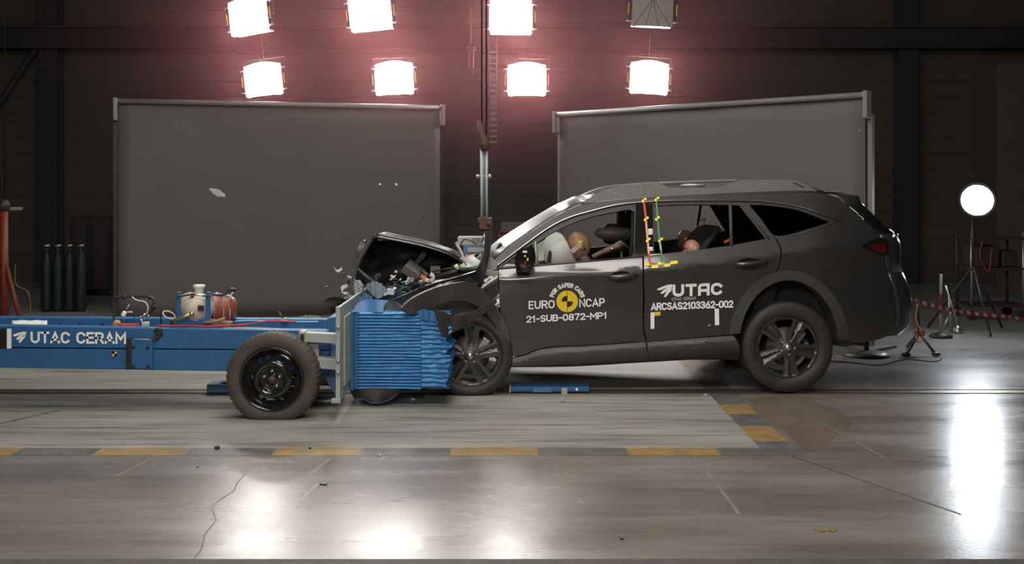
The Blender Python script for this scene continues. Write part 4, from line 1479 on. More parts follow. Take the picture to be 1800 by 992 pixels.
seat(0, 0.48)
seat(0, 1.38)
HR = mat('headrest_leather', (0.025, 0.024, 0.024), 0.55, noise=((0.03, 0.029, 0.028), 40))
hr = [(1044, 409), (1052, 402), (1066, 401), (1072, 398), (1090, 400), (1108, 403), (1112, 408), (1108, 418), (1095, 424), (1078, 425), (1058, 420), (1046, 414)]
panel('headrest', hr, lambda x, y: U(x, y, 9.33 + ((x - 1078) / 36) ** 2 * 0.05 + ((y - 412) / 14) ** 2 * 0.04), HR, car, (), 4, 0.20)
MB().tube([U(1085, 420, 9.45), U(1110, 440, 9.5)], 0.012, 6).tube([U(1085, 420, 9.40), U(1110, 440, 9.42)], 0.012, 6).build('headrest_post', STEEL, car)
mb = MB()
mb.tube(catmull([U(1112, 366, 9.28), U(1111, 420, 9.3), U(1108, 452, 9.32)], 5), 0.014, 6)
mb.build('seat_belt', CAB, car)
# bright metal plates behind the central pillar
MB().box(U(1121, 410, 9.20), (0.05, 0.01, 0.07)).box(U(1123, 426, 9.22), (0.06, 0.02, 0.10)).box(U(1119, 437, 9.20), (0.05, 0.01, 0.025)).build('belt_reel', STEEL, car, bevel=0.006)
mb = MB()
for (x, y, sx, sz) in ((1143.5, 409, 0.038, 0.062), (1144, 438, 0.036, 0.032)):
    mb.box(So(0.004)(x, y), (sx, 0.012, sz))
mb.build('pillar_sticker', WHITE, car, bevel=0.005)
# steering wheel
c = U(962, 462, 9.48)
mb = MB()
ring = [c + Vector((0.10 * math.sin(t) * 0.35 + 0.0, 0.185 * math.cos(t), 0.185 * math.sin(t) * 0.9)) for t in [2 * PI * i / 32 for i in range(33)]]
mb.tube(ring, 0.015, 8, cap=False)
mb.tube([c, c + Vector((-0.3, 0, -0.1))], 0.03, 8)
mb.build('steering_wheel', CAB, car)
# inflated airbag: fat pillow
ab = [(955, 440), (957, 424), (964, 413), (975, 408), (986, 411), (994, 421), (1003, 440), (1014, 459), (1000, 468), (975, 470), (963, 468), (957, 456)]
cxm, cym = 982, 440
panel('airbag', ab, lambda x, y: U(x, y, 9.30 + 0.10 * (((x - cxm) / 30) ** 2 + ((y - cym) / 34) ** 2)), AIRBAG, car, (), 5, 0.22)
cab = [(944, 432), (953, 425), (962, 420), (957, 438), (960, 466), (946, 468), (943, 450)]
panel('airbag', cab, lambda x, y: U(x, y, 9.72), AIRBAG, car, (), 5, 0.05)

# ---- dummies


def figure(name, joints, edges, m, parent, root_i=0, sub=2):
    me = bpy.data.meshes.new(name)
    me.from_pydata([tuple(j[0]) for j in joints], edges, [])
    me.materials.append(m)
    o = link(name, me, parent)
    k = o.modifiers.new('skin', 'SKIN')
    k.use_smooth_shade = True
    for i, j in enumerate(joints):
        me.skin_vertices[0].data[i].radius = j[1]
        me.skin_vertices[0].data[i].use_root = (i == root_i)
    s = o.modifiers.new('sub', 'SUBSURF')
    s.levels = s.render_levels = sub
    return o


def head_fn(u, v):
    # face towards -X: flatten the face, add brow, nose and chin
    x, y, z = v
    if u.x < 0:
        x *= 0.92
        if abs(u.y) < 0.3 and -0.35 < u.z < 0.15:
            x -= 0.022 * (1 - abs(u.y) / 0.3)
        if u.z < -0.5:
            x -= 0.012
        if abs(abs(u.y) - 0.38) < 0.17 and 0.0 < u.z < 0.28:
            x += 0.012
    if u.z < -0.4:
        y *= 1 - 0.35 * (-u.z - 0.4)
    return Vector((x, y, z))


def dummy(name, label, hip, lean, head_c, head_r, m, scale, side):
    r = thing(name, label, 'crash dummy', (hip.x, hip.y, hip.z))
    s = scale
    neck = head_c + Vector((0.05 * s, 0, -0.13 * s))
    chest = neck + Vector((0.10 * s, 0, -0.14 * s))
    J = [(hip, (.15 * s, .15 * s)), (hip * 0.45 + chest * 0.55, (.13 * s, .13 * s)), (chest, (.15 * s, .13 * s)), (neck, (.05 * s, .05 * s)),
         (head_c + Vector((0.02 * s, 0, -0.05 * s)), (.05 * s, .05 * s))]
    E = [(0, 1), (1, 2), (2, 3), (3, 4)]
    for sg in (-1, 1):
        b = len(J)
        sh = chest + Vector((0.01, sg * 0.19 * s, 0.03 * s))
        el = sh + Vector((-0.10 * s, sg * 0.06 * s, -0.25 * s))
        ha = el + Vector((-0.24 * s, -sg * 0.02 * s, 0.06 * s))
        J += [(sh, (.06 * s, .06 * s)), (el, (.045 * s, .045 * s)), (ha, (.03 * s, .03 * s)), (ha + Vector((-0.08 * s, 0, 0)), (.035 * s, .02 * s))]
        E += [(2, b), (b, b + 1), (b + 1, b + 2), (b + 2, b + 3)]
        b = len(J)
        th = hip + Vector((-0.05 * s, sg * 0.10 * s, 0))
        kn = th + Vector((-0.42 * s, sg * 0.03 * s, 0.06 * s))
        an = kn + Vector((-0.20 * s, 0, -0.34 * s))
        J += [(th, (.085 * s, .085 * s)), (kn, (.06 * s, .06 * s)), (an, (.04 * s, .04 * s)), (an + Vector((-0.16 * s, 0, 0.02 * s)), (.035 * s, .03 * s))]
        E += [(0, b), (b, b + 1), (b + 1, b + 2), (b + 2, b + 3)]
    figure('body', J, E, mat('dummy_suit', (0.10, 0.085, 0.075), 0.6, noise=((0.13, 0.11, 0.1), 20)), r)
    h = MB().ball(head_c, head_r, 24, 18, fn=head_fn)
    for i, v in enumerate(h.v):
        q = v - head_c
        a = lean
        h.v[i] = head_c + Vector((q.x * math.cos(a) + q.z * math.sin(a), q.y, -q.x * math.sin(a) + q.z * math.cos(a)))
    hd = h.build('head', m, r)
    for sg in (-1, 1):
        MB().ball(head_c + Vector((0.02, sg * head_r[1] * 0.98, -0.005)), (0.022, 0.012, 0.032), 10, 8).build('ear', m, hd)
    return r, hd


hc = U(1017, 432, 9.42)
drv, hd = dummy('crash_dummy', 'brown headed adult crash dummy leaning into the white driver airbag', Vector((U(1085, 0, 9.45).x - 0.06, 0.44, 0.68)), -0.35, hc, (0.098, 0.085, 0.118), SKIN, 1.0, 0)
yy = hc.y - 0.089
hp = lambda x, y: U(x, y, 9.335)
b = decal([[(1002, 440), (1018, 427), (1023, 433), (1008, 446)]], lambda x, y: U(x, y, 9.33), CREAM, hd, 'white_label', 0.004)
decal([[(1017, 423), (1023, 423), (1024, 426), (1020, 429), (1016, 427)]], lambda x, y: U(x, y, 9.328), MYEL, hd, 'yellow_mark', 0.004)
MB().ball(U(1028, 437.5, 9.337), 0.009, 8, 6).ball(U(1025, 432, 9.337), 0.009, 8, 6).build('screw_hole', BLACKV, hd)
arm_ = MB().tube(catmull([U(1042, 452, 9.32), U(1060, 443, 9.3), U(1078, 436, 9.3), U(1092, 428, 9.34)], 5), [0.02] * 6 + [0.026] * 6 + [0.03] * 4, 10).build('arm_sleeve', mat('sleeve_tan', (0.16, 0.115, 0.085), 0.6, noise=((0.2, 0.145, 0.105), 20)), drv)
MB().ball(U(1076, 438, 9.26), (0.022, 0.015, 0.014), 10, 8).ball(U(1089, 427, 9.3), (0.012, 0.01, 0.012), 10, 8).build('joint_screw', STEEL, arm_)
hc2 = U(1216, 437, 9.42)
dummy('child_dummy', 'child crash dummy with pale pink head, low behind the rear door glass', Vector((U(1262, 0, 9.42).x, 0.42, 0.62)), -0.3, hc2, (0.072, 0.066, 0.075), SKIN3, 0.62, 0)
hc3 = U(1207, 423, 10.15)
dummy('child_dummy', 'child crash dummy with bronze brown head, on the far side of the rear seat', Vector((U(1265, 0, 10.15).x, 1.15, 0.70)), -0.5, hc3, (0.080, 0.075, 0.098), SKIN2, 0.7, 0)
r = thing('child_booster', 'dark child seat with grey wings, behind the bronze headed dummy in the rear', 'child seat', (U(1245, 0, 9.9).x, 0.9, 0.5))
cs = [(1206, 428), (1212, 412), (1226, 401), (1250, 396), (1266, 398), (1258, 410), (1248, 425), (1238, 440), (1222, 446), (1212, 440)]
panel('shell', cs, lambda x, y: U(x, y, 9.78 + ((x - 1236) / 30) ** 2 * 0.03), SEAT, r, (), 6, 0.30)
MB().tube([U(1264, 400, 9.72), U(1248, 420, 9.72), U(1235, 438, 9.72)], 0.03, 8).build('side_wing', mat('seat_grey', (0.06, 0.057, 0.055), 0.7, noise=((0.07, 0.066, 0.064), 30)), r)
MB().box(U(1240, 455, 9.85), (0.30, 0.4, 0.12), (0, 0.2, 0)).build('base', SEAT, r, bevel=0.03)
MB().tube(catmull([U(1232, 400, 9.9), U(1233, 392, 9.9), U(1238, 385, 9.9)], 4), [0.028] * 5 + [0.02, 0.016, 0.012, 0.006][:4], 8).build('strap', CREAM, r) if False else None
MB().tube([U(1232, 400, 9.9), U(1233, 392, 9.9), U(1240, 384, 9.9)], [0.024, 0.028, 0.008], 8).build('strap', CREAM, r)
MB().tube([U(1273, 427, 9.5), U(1284, 421, 9.5)], 0.014, 6).build('belt_guide', ORANGE, car)

# ================================================================== CRUSHED FRONT OF THE CAR
# bonnet: buckled up, near edge is the ridge seen against the screen
NE = [(822, 466), (808, 455), (790, 444), (766, 435), (738, 427), (704, 420), (680, 415.5), (664, 413), (654, 422), (645, 438), (636, 454), (629, 474), (625, 494), (627, 516)]
rows = []
rng = random.Random(3)
dn = 9.5
nep = catmull([(x, y, 0) for x, y in NE], 3)
for i, q in enumerate(nep):
    a = U(q.x, q.y, dn)
    fr = i / (len(nep) - 1)
    row = [a + Vector((0.01, -0.03, -0.026 if fr < 0.55 else 0.0)), a + Vector((0.0, -0.02, -0.015)), a]
    for j in range(1, 9):
        t = j / 8
        dz = -0.10 * t - 0.04 * math.sin(t * 5 + fr * 6) * min(1, 3 * t)
        dx = (0.06 * t if fr > 0.55 else 0.0) + 0.02 * math.sin(j * 1.7 + i) * t
        row.append(a + Vector((dx, 1.2 * t, dz)))
    rows.append(row)
MB().grid(rows).build('bonnet', mat('bonnet_paint', (0.020, 0.019, 0.019), 0.28, 0.3, 0.7, noise=((0.024, 0.023, 0.022), 8)), car, solid=0.012)
MB().tube([U(q.x, q.y - 0.5, dn) for q in nep[3:25]], 0.008, 8).build('bonnet_glint_bead', GLOSSBLK, car)  # glossy bead added along the ridge to catch glints of the lamps
# near-black panel added under the bonnet to fill in the bay's darkness
ins = [(652, 424), (700, 424), (750, 436), (795, 452), (812, 463), (790, 474), (740, 492), (690, 500), (655, 505), (632, 492), (640, 455)]
panel('bonnet_dark_fill', ins, lambda x, y: U(x, y, 9.85 + 0.05 * math.sin(x * 0.06) + 0.04 * math.sin(y * 0.11 + x * 0.03)), mat('bonnet_fill_black', (0.012, 0.011, 0.010), 0.6, noise=((0.016, 0.015, 0.014), 20)), car, (), 9, 0.02)
panel('bonnet_strut', [(728, 462), (744, 440), (750, 441), (748, 450), (732, 468)], lambda x, y: U(x, y, 9.78), mat('dull_olive', (0.07, 0.062, 0.05), 0.6, noise=((0.09, 0.08, 0.065), 20)), car, (), 6, 0.01)

# near front wing: crumpled strips over the wheel
wing = [(688, 528), (715, 517), (742, 505), (775, 494), (812, 484), (848, 473), (874, 470), (876, 500), (878, 540), (874, 556), (866, 535), (852, 512), (835, 500), (815, 497), (790, 499), (762, 508), (735, 522), (710, 540)]


def wingf(x, y):
    t = (x - 876) / 190.0
    return U(x, y, 9.0 - 0.30 * min(1, max(0, -t)) ** 1.2 + 0.012 * math.sin(x * 0.09 + y * 0.13) - 0.03 * (y - 490) / 60)


panel('front_wing', wing, wingf, PAINT, car, (), 7, 0.012)
panel('front_wing', [(700, 530), (760, 500), (840, 480), (874, 478), (876, 560), (860, 620), (700, 640)], lambda x, y: U(x, y, 9.0), PAINT, car, (), 14, 0.012, mirror=YC)
# folded bead along the wing top
MB().tube([wingf(x, y) + Vector((0, -0.012, 0.006)) for x, y in ((736, 508), (765, 499), (800, 490), (836, 480))], 0.010, 8).build('wing_bead', PAINT, car)
# torn wheel arch cladding, sweeping over and down behind the wheel
arch = [(705, 543), (718, 530), (742, 516), (770, 505), (800, 498), (824, 496), (838, 502), (852, 512), (864, 528), (878, 548), (890, 572), (896, 596), (895, 616), (888, 618), (884, 604), (876, 584), (866, 566), (852, 548),
        (834, 536), (812, 529), (788, 530), (765, 537), (742, 548), (728, 553), (714, 550)]


def archf(x, y):
    t = min(1, max(0, (880 - x) / 175.0))
    return U(x, y, 8.97 - 0.58 * t ** 1.1 - 0.01 * math.sin(x * 0.08))


panel('wheel_arch', arch, archf, mat('arch_plastic', (0.050, 0.045, 0.041), 0.5, noise=((0.062, 0.056, 0.05), 20)), car, (), 6, 0.03)
# broken liner flap across the wheel
flap = [(764, 546), (780, 548), (800, 556), (822, 552), (856, 535), (872, 526), (874, 532), (858, 546), (830, 566), (800, 582), (783, 592), (776, 586), (771, 570)]
panel('arch_liner', flap, lambda x, y: U(x, y, 8.40 + 0.45 * (x - 770) / 100.0 + 0.01 * math.sin(x * 0.2)), mat('liner_plastic', (0.045, 0.043, 0.042), 0.28, coat=0.3, noise=((0.055, 0.052, 0.05), 20)), car, (), 5, 0.012)
panel('arch_liner', [(752, 551), (775, 540), (812, 532), (846, 545), (866, 570), (880, 600), (886, 640), (870, 630), (845, 575), (820, 560), (790, 556), (768, 560)], lambda x, y: U(x, y, 9.08), BLACKPL, car, (), 7, 0.02)
MB().bx(U(740, 0, 9.2).x, U(880, 0, 9.2).x, 0.22, 0.30, U(0, 600, 9.2).z, U(0, 500, 9.2).z).build('inner_wing', BLACKPL, car, bevel=0.02)
# narrow chrome/body strip at the foot of the windscreen pillar
panel('wing_tip', [(852, 462), (862, 452), (876, 462), (872, 474), (858, 476), (848, 472)], lambda x, y: U(x, y, 8.99), mat('bare_panel', (0.28, 0.27, 0.27), 0.4, 0.4, noise=((0.33, 0.32, 0.31), 20)), car, (), 5, 0.012)
panel('hinge_cover', [(852, 476), (864, 477), (876, 478), (876, 486), (862, 488), (850, 492)], lambda x, y: U(x, y, 8.985 + (y - 480) * 0.002), mat('bright_panel', (0.5, 0.49, 0.49), 0.3, 0.5, noise=((0.55, 0.54, 0.53), 20)), car, (), 5, 0.012)
# the wing's rear edge torn up into a tall blade
blade = [(818, 493), (830, 487), (838, 476), (845, 460), (849, 440), (851, 420), (852, 406), (864, 405), (864, 425), (861, 445), (857, 464), (853, 482), (847, 496), (840, 504), (828, 499)]
bl = panel('torn_wing_blade', blade, lambda x, y: U(x, y, 8.86 - 0.08 * math.sin((y - 405) / 95 * PI) + 0.0006 * (x - 850) ** 2), mat('blade_plastic', (0.050, 0.050, 0.052), 0.33, 0.2, noise=((0.06, 0.06, 0.062), 20)), car, (), 5, 0.025)
e = [U(x, y, 8.85 - 0.08 * math.sin((y - 405) / 95 * PI) + 0.0006 * (x - 850) ** 2) for x, y in ((820, 492), (831, 486), (839, 474), (845.5, 459), (849.5, 440), (851.3, 420), (852, 408))]
MB().tube(e, 0.006, 6).build('blade_edge', CHROME, bl)
# wiper linkage / broken cable at the bonnet hinge
MB().tube(catmull([U(817, 462, 9.2), U(811, 444, 9.2), U(804, 432, 9.2), U(802, 426, 9.2)], 5), [0.012] * 15 + [0.018], 6).build('washer_pipe', LIGHTPL, car)
MB().tube(catmull([U(810, 440, 9.3), U(811, 428, 9.3), U(817, 421, 9.3), U(830, 425, 9.3), U(838, 430, 9.3)], 5), 0.006, 6).build('loose_cable', BLACKPL, car)
MB().tube([U(816, 455, 9.15), U(819, 467, 9.15)], 0.008, 6).tube([U(809, 466, 9.15), U(818, 475, 9.15)], 0.010, 6).build('hinge_arm', mat('copper_tone', (0.5, 0.33, 0.18), 0.3, 0.7, noise=((0.55, 0.36, 0.2), 20)), car)
MB().tube([U(800, 466, 9.1), U(806, 474, 9.1)], 0.018, 8).build('hinge_bolt', LIGHTPL, car)

# ---- engine bay wreckage
z0 = U(0, 545, 9.5).z
mb = MB()
mb.bx(U(660, 0, 9.9).x, U(830, 0, 9.9).x, 0.75, 1.45, 0.55, U(0, 500, 9.9).z)
for k in range(5):
    x = U(670 + k * 28, 0, 9.9).x
    mb.bx(x, x + 0.07, 0.72, 0.76, 0.6, U(0, 504, 9.9).z)
mb.build('engine_block', CLUT, car, bevel=0.015)
MB().bx(U(630, 0, 9.9).x, U(668, 0, 9.9).x, 0.55, 1.5, 0.60, U(0, 512, 9.9).z).build('radiator', BLACKPL, car, bevel=0.01)


def rotbox(name, px, py, d, sx, sy, sz, rot, m, bev=0.006):
    return MB().box(U(px, py, d), (sx, sy, sz), rot).build(name, m, car, bevel=bev)


GREYBOX = mat('battery_grey', (0.12, 0.115, 0.108), 0.6, noise=((0.14, 0.135, 0.126), 20))
rotbox('battery_box', 727, 477, 9.55, 0.17, 0.16, 0.08, (0.3, 0.62, 0), GREYBOX, 0.008)
rotbox('fuse_box', 765, 474, 9.6, 0.085, 0.12, 0.06, (0, 0, 0.1), GREYBOX)
rotbox('air_box', 745, 482, 9.58, 0.07, 0.1, 0.05, (0, 0.4, 0.1), CLUT)
rotbox('connector', 721, 493, 9.35, 0.055, 0.05, 0.04, (0, 0.3, 0.2), LIGHTPL)
rotbox('connector', 714, 497, 9.36, 0.035, 0.04, 0.03, (0, -0.3, 0.2), LIGHTPL)
rotbox('connector', 696, 478, 9.45, 0.025, 0.03, 0.02, (0, 0.2, 0), LIGHTPL)
rotbox('connector', 689, 486, 9.45, 0.03, 0.03, 0.02, (0, 0.5, 0), LIGHTPL)
rotbox('lamp_bracket', 687, 513, 9.0, 0.06, 0.04, 0.05, (0, 0.1, 0), LIGHTPL)
rotbox('lamp_bracket', 680, 517, 9.02, 0.05, 0.03, 0.02, (0, -0.4, 0), LIGHTPL)
rotbox('lamp_bracket', 694, 510, 9.03, 0.03, 0.03, 0.045, (0, 0.2, 0), CHROME)
rotbox('coolant_pump', 745, 489, 9.3, 0.06, 0.06, 0.03, (0, 0.7, 0), ORANGE)
rotbox('coolant_pump', 751, 493, 9.25, 0.035, 0.05, 0.03, (0, 0.3, 0), mat('cream_plastic', (0.7, 0.55, 0.42), 0.4, noise=((0.75, 0.6, 0.46), 20)))
MB().tube(catmull([U(756, 482, 9.3), U(762, 488, 9.3), U(758, 496, 9.3)], 4), 0.02, 8).build('coolant_hose', LIGHTPL, car)
rr = random.Random(11)
for k in range(9):
    x, y = rr.uniform(668, 742), rr.uniform(490, 522)
    rotbox('engine_fragment', x, y, rr.uniform(9.1, 9.4), rr.uniform(.03, .09), rr.uniform(.03, .08), rr.uniform(.02, .05), (rr.uniform(-1, 1), rr.uniform(-1, 1), rr.uniform(-1, 1)), [CLUT, BLACKPL, DARKM, GREYBOX][k % 4])
for k in range(8):
    x, y = rr.uniform(660, 735), rr.uniform(480, 515)
    p = [U(x, y, 9.3)]
    for i in range(4):
        p.append(p[-1] + Vector((rr.uniform(-.07, .09), rr.uniform(-.05, .05), rr.uniform(-.06, .05))))
    MB().tube(catmull(p, 5), rr.uniform(.004, .012), 6).build('wire_harness', [BLACKPL, REDTAPE, BLACKPL, LIGHTPL, BLACKPL, mat('green_wire', (0.05, 0.2, 0.1), 0.5, noise=((0.06, 0.24, 0.12), 20)), BLACKPL, DARKM][k], car)
MB().tube([U(628, 474, 9.15), U(650, 492, 9.15), U(674, 506, 9.15), U(690, 512, 9.15)], 0.018, 6).build('grille_bar', BLACKPL, car)
MB().tube([U(760, 478, 9.4), U(790, 472, 9.4), U(806, 470, 9.4)], 0.008, 6).tube([U(765, 488, 9.3), U(800, 478, 9.3), U(822, 474, 9.3)], 0.022, 8).build('wing_rail', BLACKPL, car)
# headlamp remains
panel('headlamp', [(644, 500), (652, 496), (664, 497), (676, 505), (686, 514), (676, 520), (664, 526), (656, 520), (647, 510)], lambda x, y: U(x, y, 9.02 + 0.0006 * (x - 664) ** 2 / 4 + 0.008 * math.sin(x * 0.7)), HEADG, car, (), 4, 0.03)
panel('headlamp', [(624, 494), (632, 492), (638, 500), (636, 515), (632, 522), (625, 518), (622, 506)], lambda x, y: U(x, y, 9.2 + 0.006 * math.sin(x * 0.7 + y)), mat('clear_lens_plastic', (0.34, 0.35, 0.37), 0.2, coat=0.5, noise=((0.45, 0.46, 0.47), 30)), car, (), 4, 0.03)
panel('grille', [(640, 512), (650, 520), (662, 530), (700, 532), (715, 522), (700, 512), (680, 505)], lambda x, y: U(x, y, 9.12), BLACKPL, car, (), 8, 0.05)
panel('grille_trim', [(636, 423), (644, 424), (640, 434), (632, 448), (626, 466), (621, 480), (618, 470), (624, 448), (630, 434)], lambda x, y: U(x, y, 9.55 + 0.008 * math.sin(y * 0.11)), mat('smoked_trim', (0.09, 0.09, 0.085), 0.25, 0.4, noise=((0.16, 0.16, 0.14), 30)), car, (), 5, 0.02)
MB().tube([U(637, 424, 9.5), U(644, 424, 9.5)], 0.012, 6).build('grille_clip', CHROME, car)
# loose black bumper piece beyond the plate
bp = [(569, 530), (578, 524), (600, 522), (618, 524), (640, 528), (640, 545), (612, 556), (600, 556), (588, 556), (580, 545), (575, 538)]
panel('front_bumper', bp, lambda x, y: U(x, y, 9.95 + 0.0004 * (x - 605) ** 2 / 4 + 0.03 * math.sin(y * 0.2)), mat('bumper_black', (0.02, 0.018, 0.017), 0.3, coat=0.3, noise=((0.026, 0.024, 0.022), 20)), car, (), 6, 0.05)
MB().bx(U(640, 0, 10).x, U(760, 0, 10).x, 0.98, 1.6, 0.45, 0.62).build('crash_beam', STEEL, car, bevel=0.02)

# ================================================================== THE BLUE CRASH TROLLEY
DT = 8.4
tro = thing('crash_trolley', 'blue low crash trolley with black steel wheel driving into the car', 'trolley', (-2.3, 0.0, 0.0))


def T(px, py, o=0.0):
    return U(px, py, DT - o)


XL = -430                       # the beams run on beyond the frame


def beam(name, quad, d, dep, m=BLUE):
    """side face drawn at distance d, box going back dep metres"""
    vs = [U(x, y, d) for x, y in quad]
    vs += [v + Vector((0, dep, 0)) for v in vs]
    mb = MB().add(vs, [(0, 1, 2, 3), (7, 6, 5, 4), (0, 4, 5, 1), (1, 5, 6, 2), (2, 6, 7, 3), (3, 7, 4, 0)])
    return mb.build(name, m, tro, bevel=0.006)


ub = beam('upper_beam', [(XL, 566.5), (578, 582), (578, 616), (XL, 607)], DT, 0.12)
beam('lower_beam', [(XL, 609), (578, 617.5), (578, 656), (XL, 640)], DT, 0.12)
far = 9.0
beam('far_beam', [(XL, 556), (592, 562), (592, 630), (XL, 620)], far, 0.12)
for px in (-250, 60, 330, 520):
    a, b = U(px, 590, DT + 0.12), U(px, 590, far)
    MB().bx(a.x - 0.05, a.x + 0.05, a.y, b.y, 0.36, 0.50).build('cross_member', BLUE_D, tro, bevel=0.006)
MB().add([T(XL, 597) + Vector((0, 0.12, 0)), T(575, 607) + Vector((0, 0.12, 0)), U(575, 607, far) + Vector((0, 0, .04)), U(XL, 597, far) + Vector((0, 0, .04))], [(0, 1, 2, 3)]).build('deck_plate', BLUE_D, tro, solid=0.012)
mp = lambda x, y: T(x, y)
signtext('UTAC CERAM', 54, 603.5, 222, 605, 20.5, mp, WHITE, ub, 0.004, 0.19, 0.26)
B2 = [[(23, 589), (30, 586), (40, 583.5), (47, 583.5), (46, 587), (38, 588), (28, 591.5), (24, 591.5)],
      [(29, 595), (35, 590), (42, 587), (46, 587), (44, 591), (39, 593), (33, 597.5), (30, 598)],
      [(33, 601), (37, 595), (42, 590), (46, 589.5), (44, 594), (41, 597), (37, 602), (34, 603)]]
decal(B2, mp, WHITE, ub, 'bird_mark')
decal([([(-30, 577.5), (12.5, 578), (12.5, 613), (-30, 611.5)], 1), ([(12.5, 578), (20.5, 578), (20.5, 613), (12.5, 613)], 0)], mp, None, ub, 'end_mark', 0.004, [WHITE, BLACKV])
decal([([(198, 618), (206, 618), (206, 626), (198, 626)], 0), ([(198, 618), (202, 618), (202, 622), (198, 622)], 1), ([(202, 622), (206, 622), (206, 626), (202, 626)], 1)], mp, None, ub, 'target_mark', 0.009, [YELLOW, BLACKV])
# bolted cover plate across both beams
cp = MB()
vs = [T(228, 596), T(270, 596.5), T(270, 648), T(228, 647.5)]
cp.add([v + Vector((0, -0.03, 0)) for v in vs] + vs, [(0, 1, 2, 3), (0, 4, 5, 1), (1, 5, 6, 2), (2, 6, 7, 3), (3, 7, 4, 0)])
cpo = cp.build('cover_plate', BLUE, tro, bevel=0.006)
vs = [T(224.5, 594), T(234, 594), T(234, 649), T(224.5, 649)]
MB().add([v + Vector((0, -0.04, 0)) for v in vs] + vs, [(0, 1, 2, 3), (0, 4, 5, 1), (1, 5, 6, 2), (2, 6, 7, 3), (3, 7, 4, 0)]).build('plate_edge', DARKM, cpo, bevel=0.008)
for x, y in ((237.5, 609), (262, 610), (238, 643), (263, 643)):
    MB().lathe([(0, -0.045), (0.011, -0.043), (0.012, -0.028)], T(x, y), 10).build('bolt', DARKM, cpo)
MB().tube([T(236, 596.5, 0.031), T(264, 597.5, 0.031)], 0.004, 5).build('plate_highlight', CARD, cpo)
tar = [(266, 598), (272, 590), (270, 582), (276, 577), (284, 579), (286, 586), (280, 594), (274, 600)]
panel('torn_strap', tar, lambda x, y: T(x, y, 0.02 + 0.004 * math.sin(x)), BLACKPL, tro, (), 4, 0.02)
for x in (105, 140, 180):
    MB().box(U(x, 572, 8.75), (0.02, 0.03, 0.03)).build('deck_bolt', DARKM, tro)

# front wheels of the trolley


def steel_wheel(c, R, sgn):
    Ri = 0.222
    wr = tyre('wheel', c, R, Ri, 0.195, RUBBER2, tro, 1, 0.0, 150)
    oy = c.y - sgn * 0.075
    def lt(prof, n=60):
        mb = MB().lathe([(r_, sgn * h) for r_, h in prof], (c.x, oy, c.z), n)
        mb.f, mb.m, mb.sm = [list(t) for t in zip(*[q for q in zip(mb.f, mb.m, mb.sm) if len(q[0]) == 4])]
        return mb
    lt([(0.228, 0.0), (0.232, -0.012), (0.226, -0.02), (0.215, -0.012), (0.206, 0.01), (0.202, 0.03), (0.186, 0.04), (0.182, 0.08), (0.18, 0.15)]).build('rim', RIMBLK, wr, solid=0.003)
    def dish(u, v):
        r_ = math.hypot(u, v)
        h = smooth_tab([(0, -0.005), (0.035, -0.004), (0.04, 0.012), (0.085, 0.014), (0.098, -0.012), (0.115, -0.016), (0.135, -0.004), (0.165, 0.032), (0.19, 0.045)], r_)
        return Vector((c.x + u, oy + sgn * h, c.z + v))
    holes = []
    for k in range(15):
        a = 2 * PI * (k + 0.3) / 15
        if k in (9,):
            continue
        cx_, cz_ = 0.156 * math.cos(a), 0.156 * math.sin(a)
        holes.append([(cx_ + 0.0165 * math.cos(t), cz_ + 0.0165 * math.sin(t)) for t in [2 * PI * q / 14 for q in range(14)]])
    outl = [(0.190 * math.cos(2 * PI * i / 60), 0.190 * math.sin(2 * PI * i / 60)) for i in range(60)]
    panel('wheel_disc', outl, dish, RIMBLK, wr, holes, 0.012, 0.005, out=Vector((c.x, -9 if sgn > 0 else 9, c.z)), rnd=False)
    for k in range(5):
        a = 2 * PI * k / 5 + 0.31
        m_ = STEEL if k not in (3,) else RUST
        MB().lathe([(0, sgn * -0.018), (0.010, sgn * -0.015), (0.011, sgn * 0.015)], (c.x + 0.058 * math.cos(a), oy, c.z + 0.058 * math.sin(a)), 12).build('wheel_nut', m_, wr)
    MB().lathe([(0, sgn * -0.016), (0.02, sgn * -0.012), (0.026, sgn * 0.0)], (c.x, oy, c.z), 20).build('hub_cap', RUST, wr)
    return wr


tw = Vector((U(477, 668, 8.03).x, -0.87, U(477, 668, 8.03).z))
steel_wheel(tw, 0.333, 1)
steel_wheel(Vector((tw.x, 0.50, 0.265)), 0.31, -1)
MB().tube([(tw.x, -0.76, tw.z), (tw.x, 0.5, tw.z)], 0.045, 10).build('axle', DARKM, tro)

# front plate with stiffeners and arms
XP = -1.225
pl = MB()
ya, yb = -0.98, 0.62
zt, zbm = U(0, 540, 8.02).z, U(0, 706, 8.02).z
pl.bx(XP - 0.022, XP + 0.0, ya, yb, zbm, zt)
plate = pl.build('front_plate', GREYPL, tro, bevel=0.004)
MB().bx(XP, XP + 0.012, ya + 0.16, -0.505, zbm + 0.08, zt - 0.09).build('plate_frame', GREYPL, plate, bevel=0.004)
MB().bx(XP - 0.03, XP - 0.02, ya - 0.006, ya + 0.05, zbm, zt).build('edge_flange', GREYPL, plate, bevel=0.003)
MB().bx(XP - 0.06, XP + 0.004, ya - 0.012, ya + 0.03, zbm - 0.012, zbm + 0.02).build('foot_lug', GREYPL, plate, bevel=0.003)
for y in (576, 635, 656):
    MB().lathe([(0.0, -0.014), (0.012, -0.012), (0.012, 0.0)], Vector((XP - 0.012, ya - 0.004, U(0, y, 8.02).z)), 10).build('bolt', STEEL, plate)


def arm(name, quad, d, dep, m):
    vs = [U(x, y, d) for x, y in quad]
    vs += [v + Vector((0, dep, 0)) for v in vs]
    return MB().add(vs, [(0, 1, 2, 3), (7, 6, 5, 4), (0, 4, 5, 1), (1, 5, 6, 2), (2, 6, 7, 3), (3, 7, 4, 0)]).build(name, m, tro, bevel=0.005)


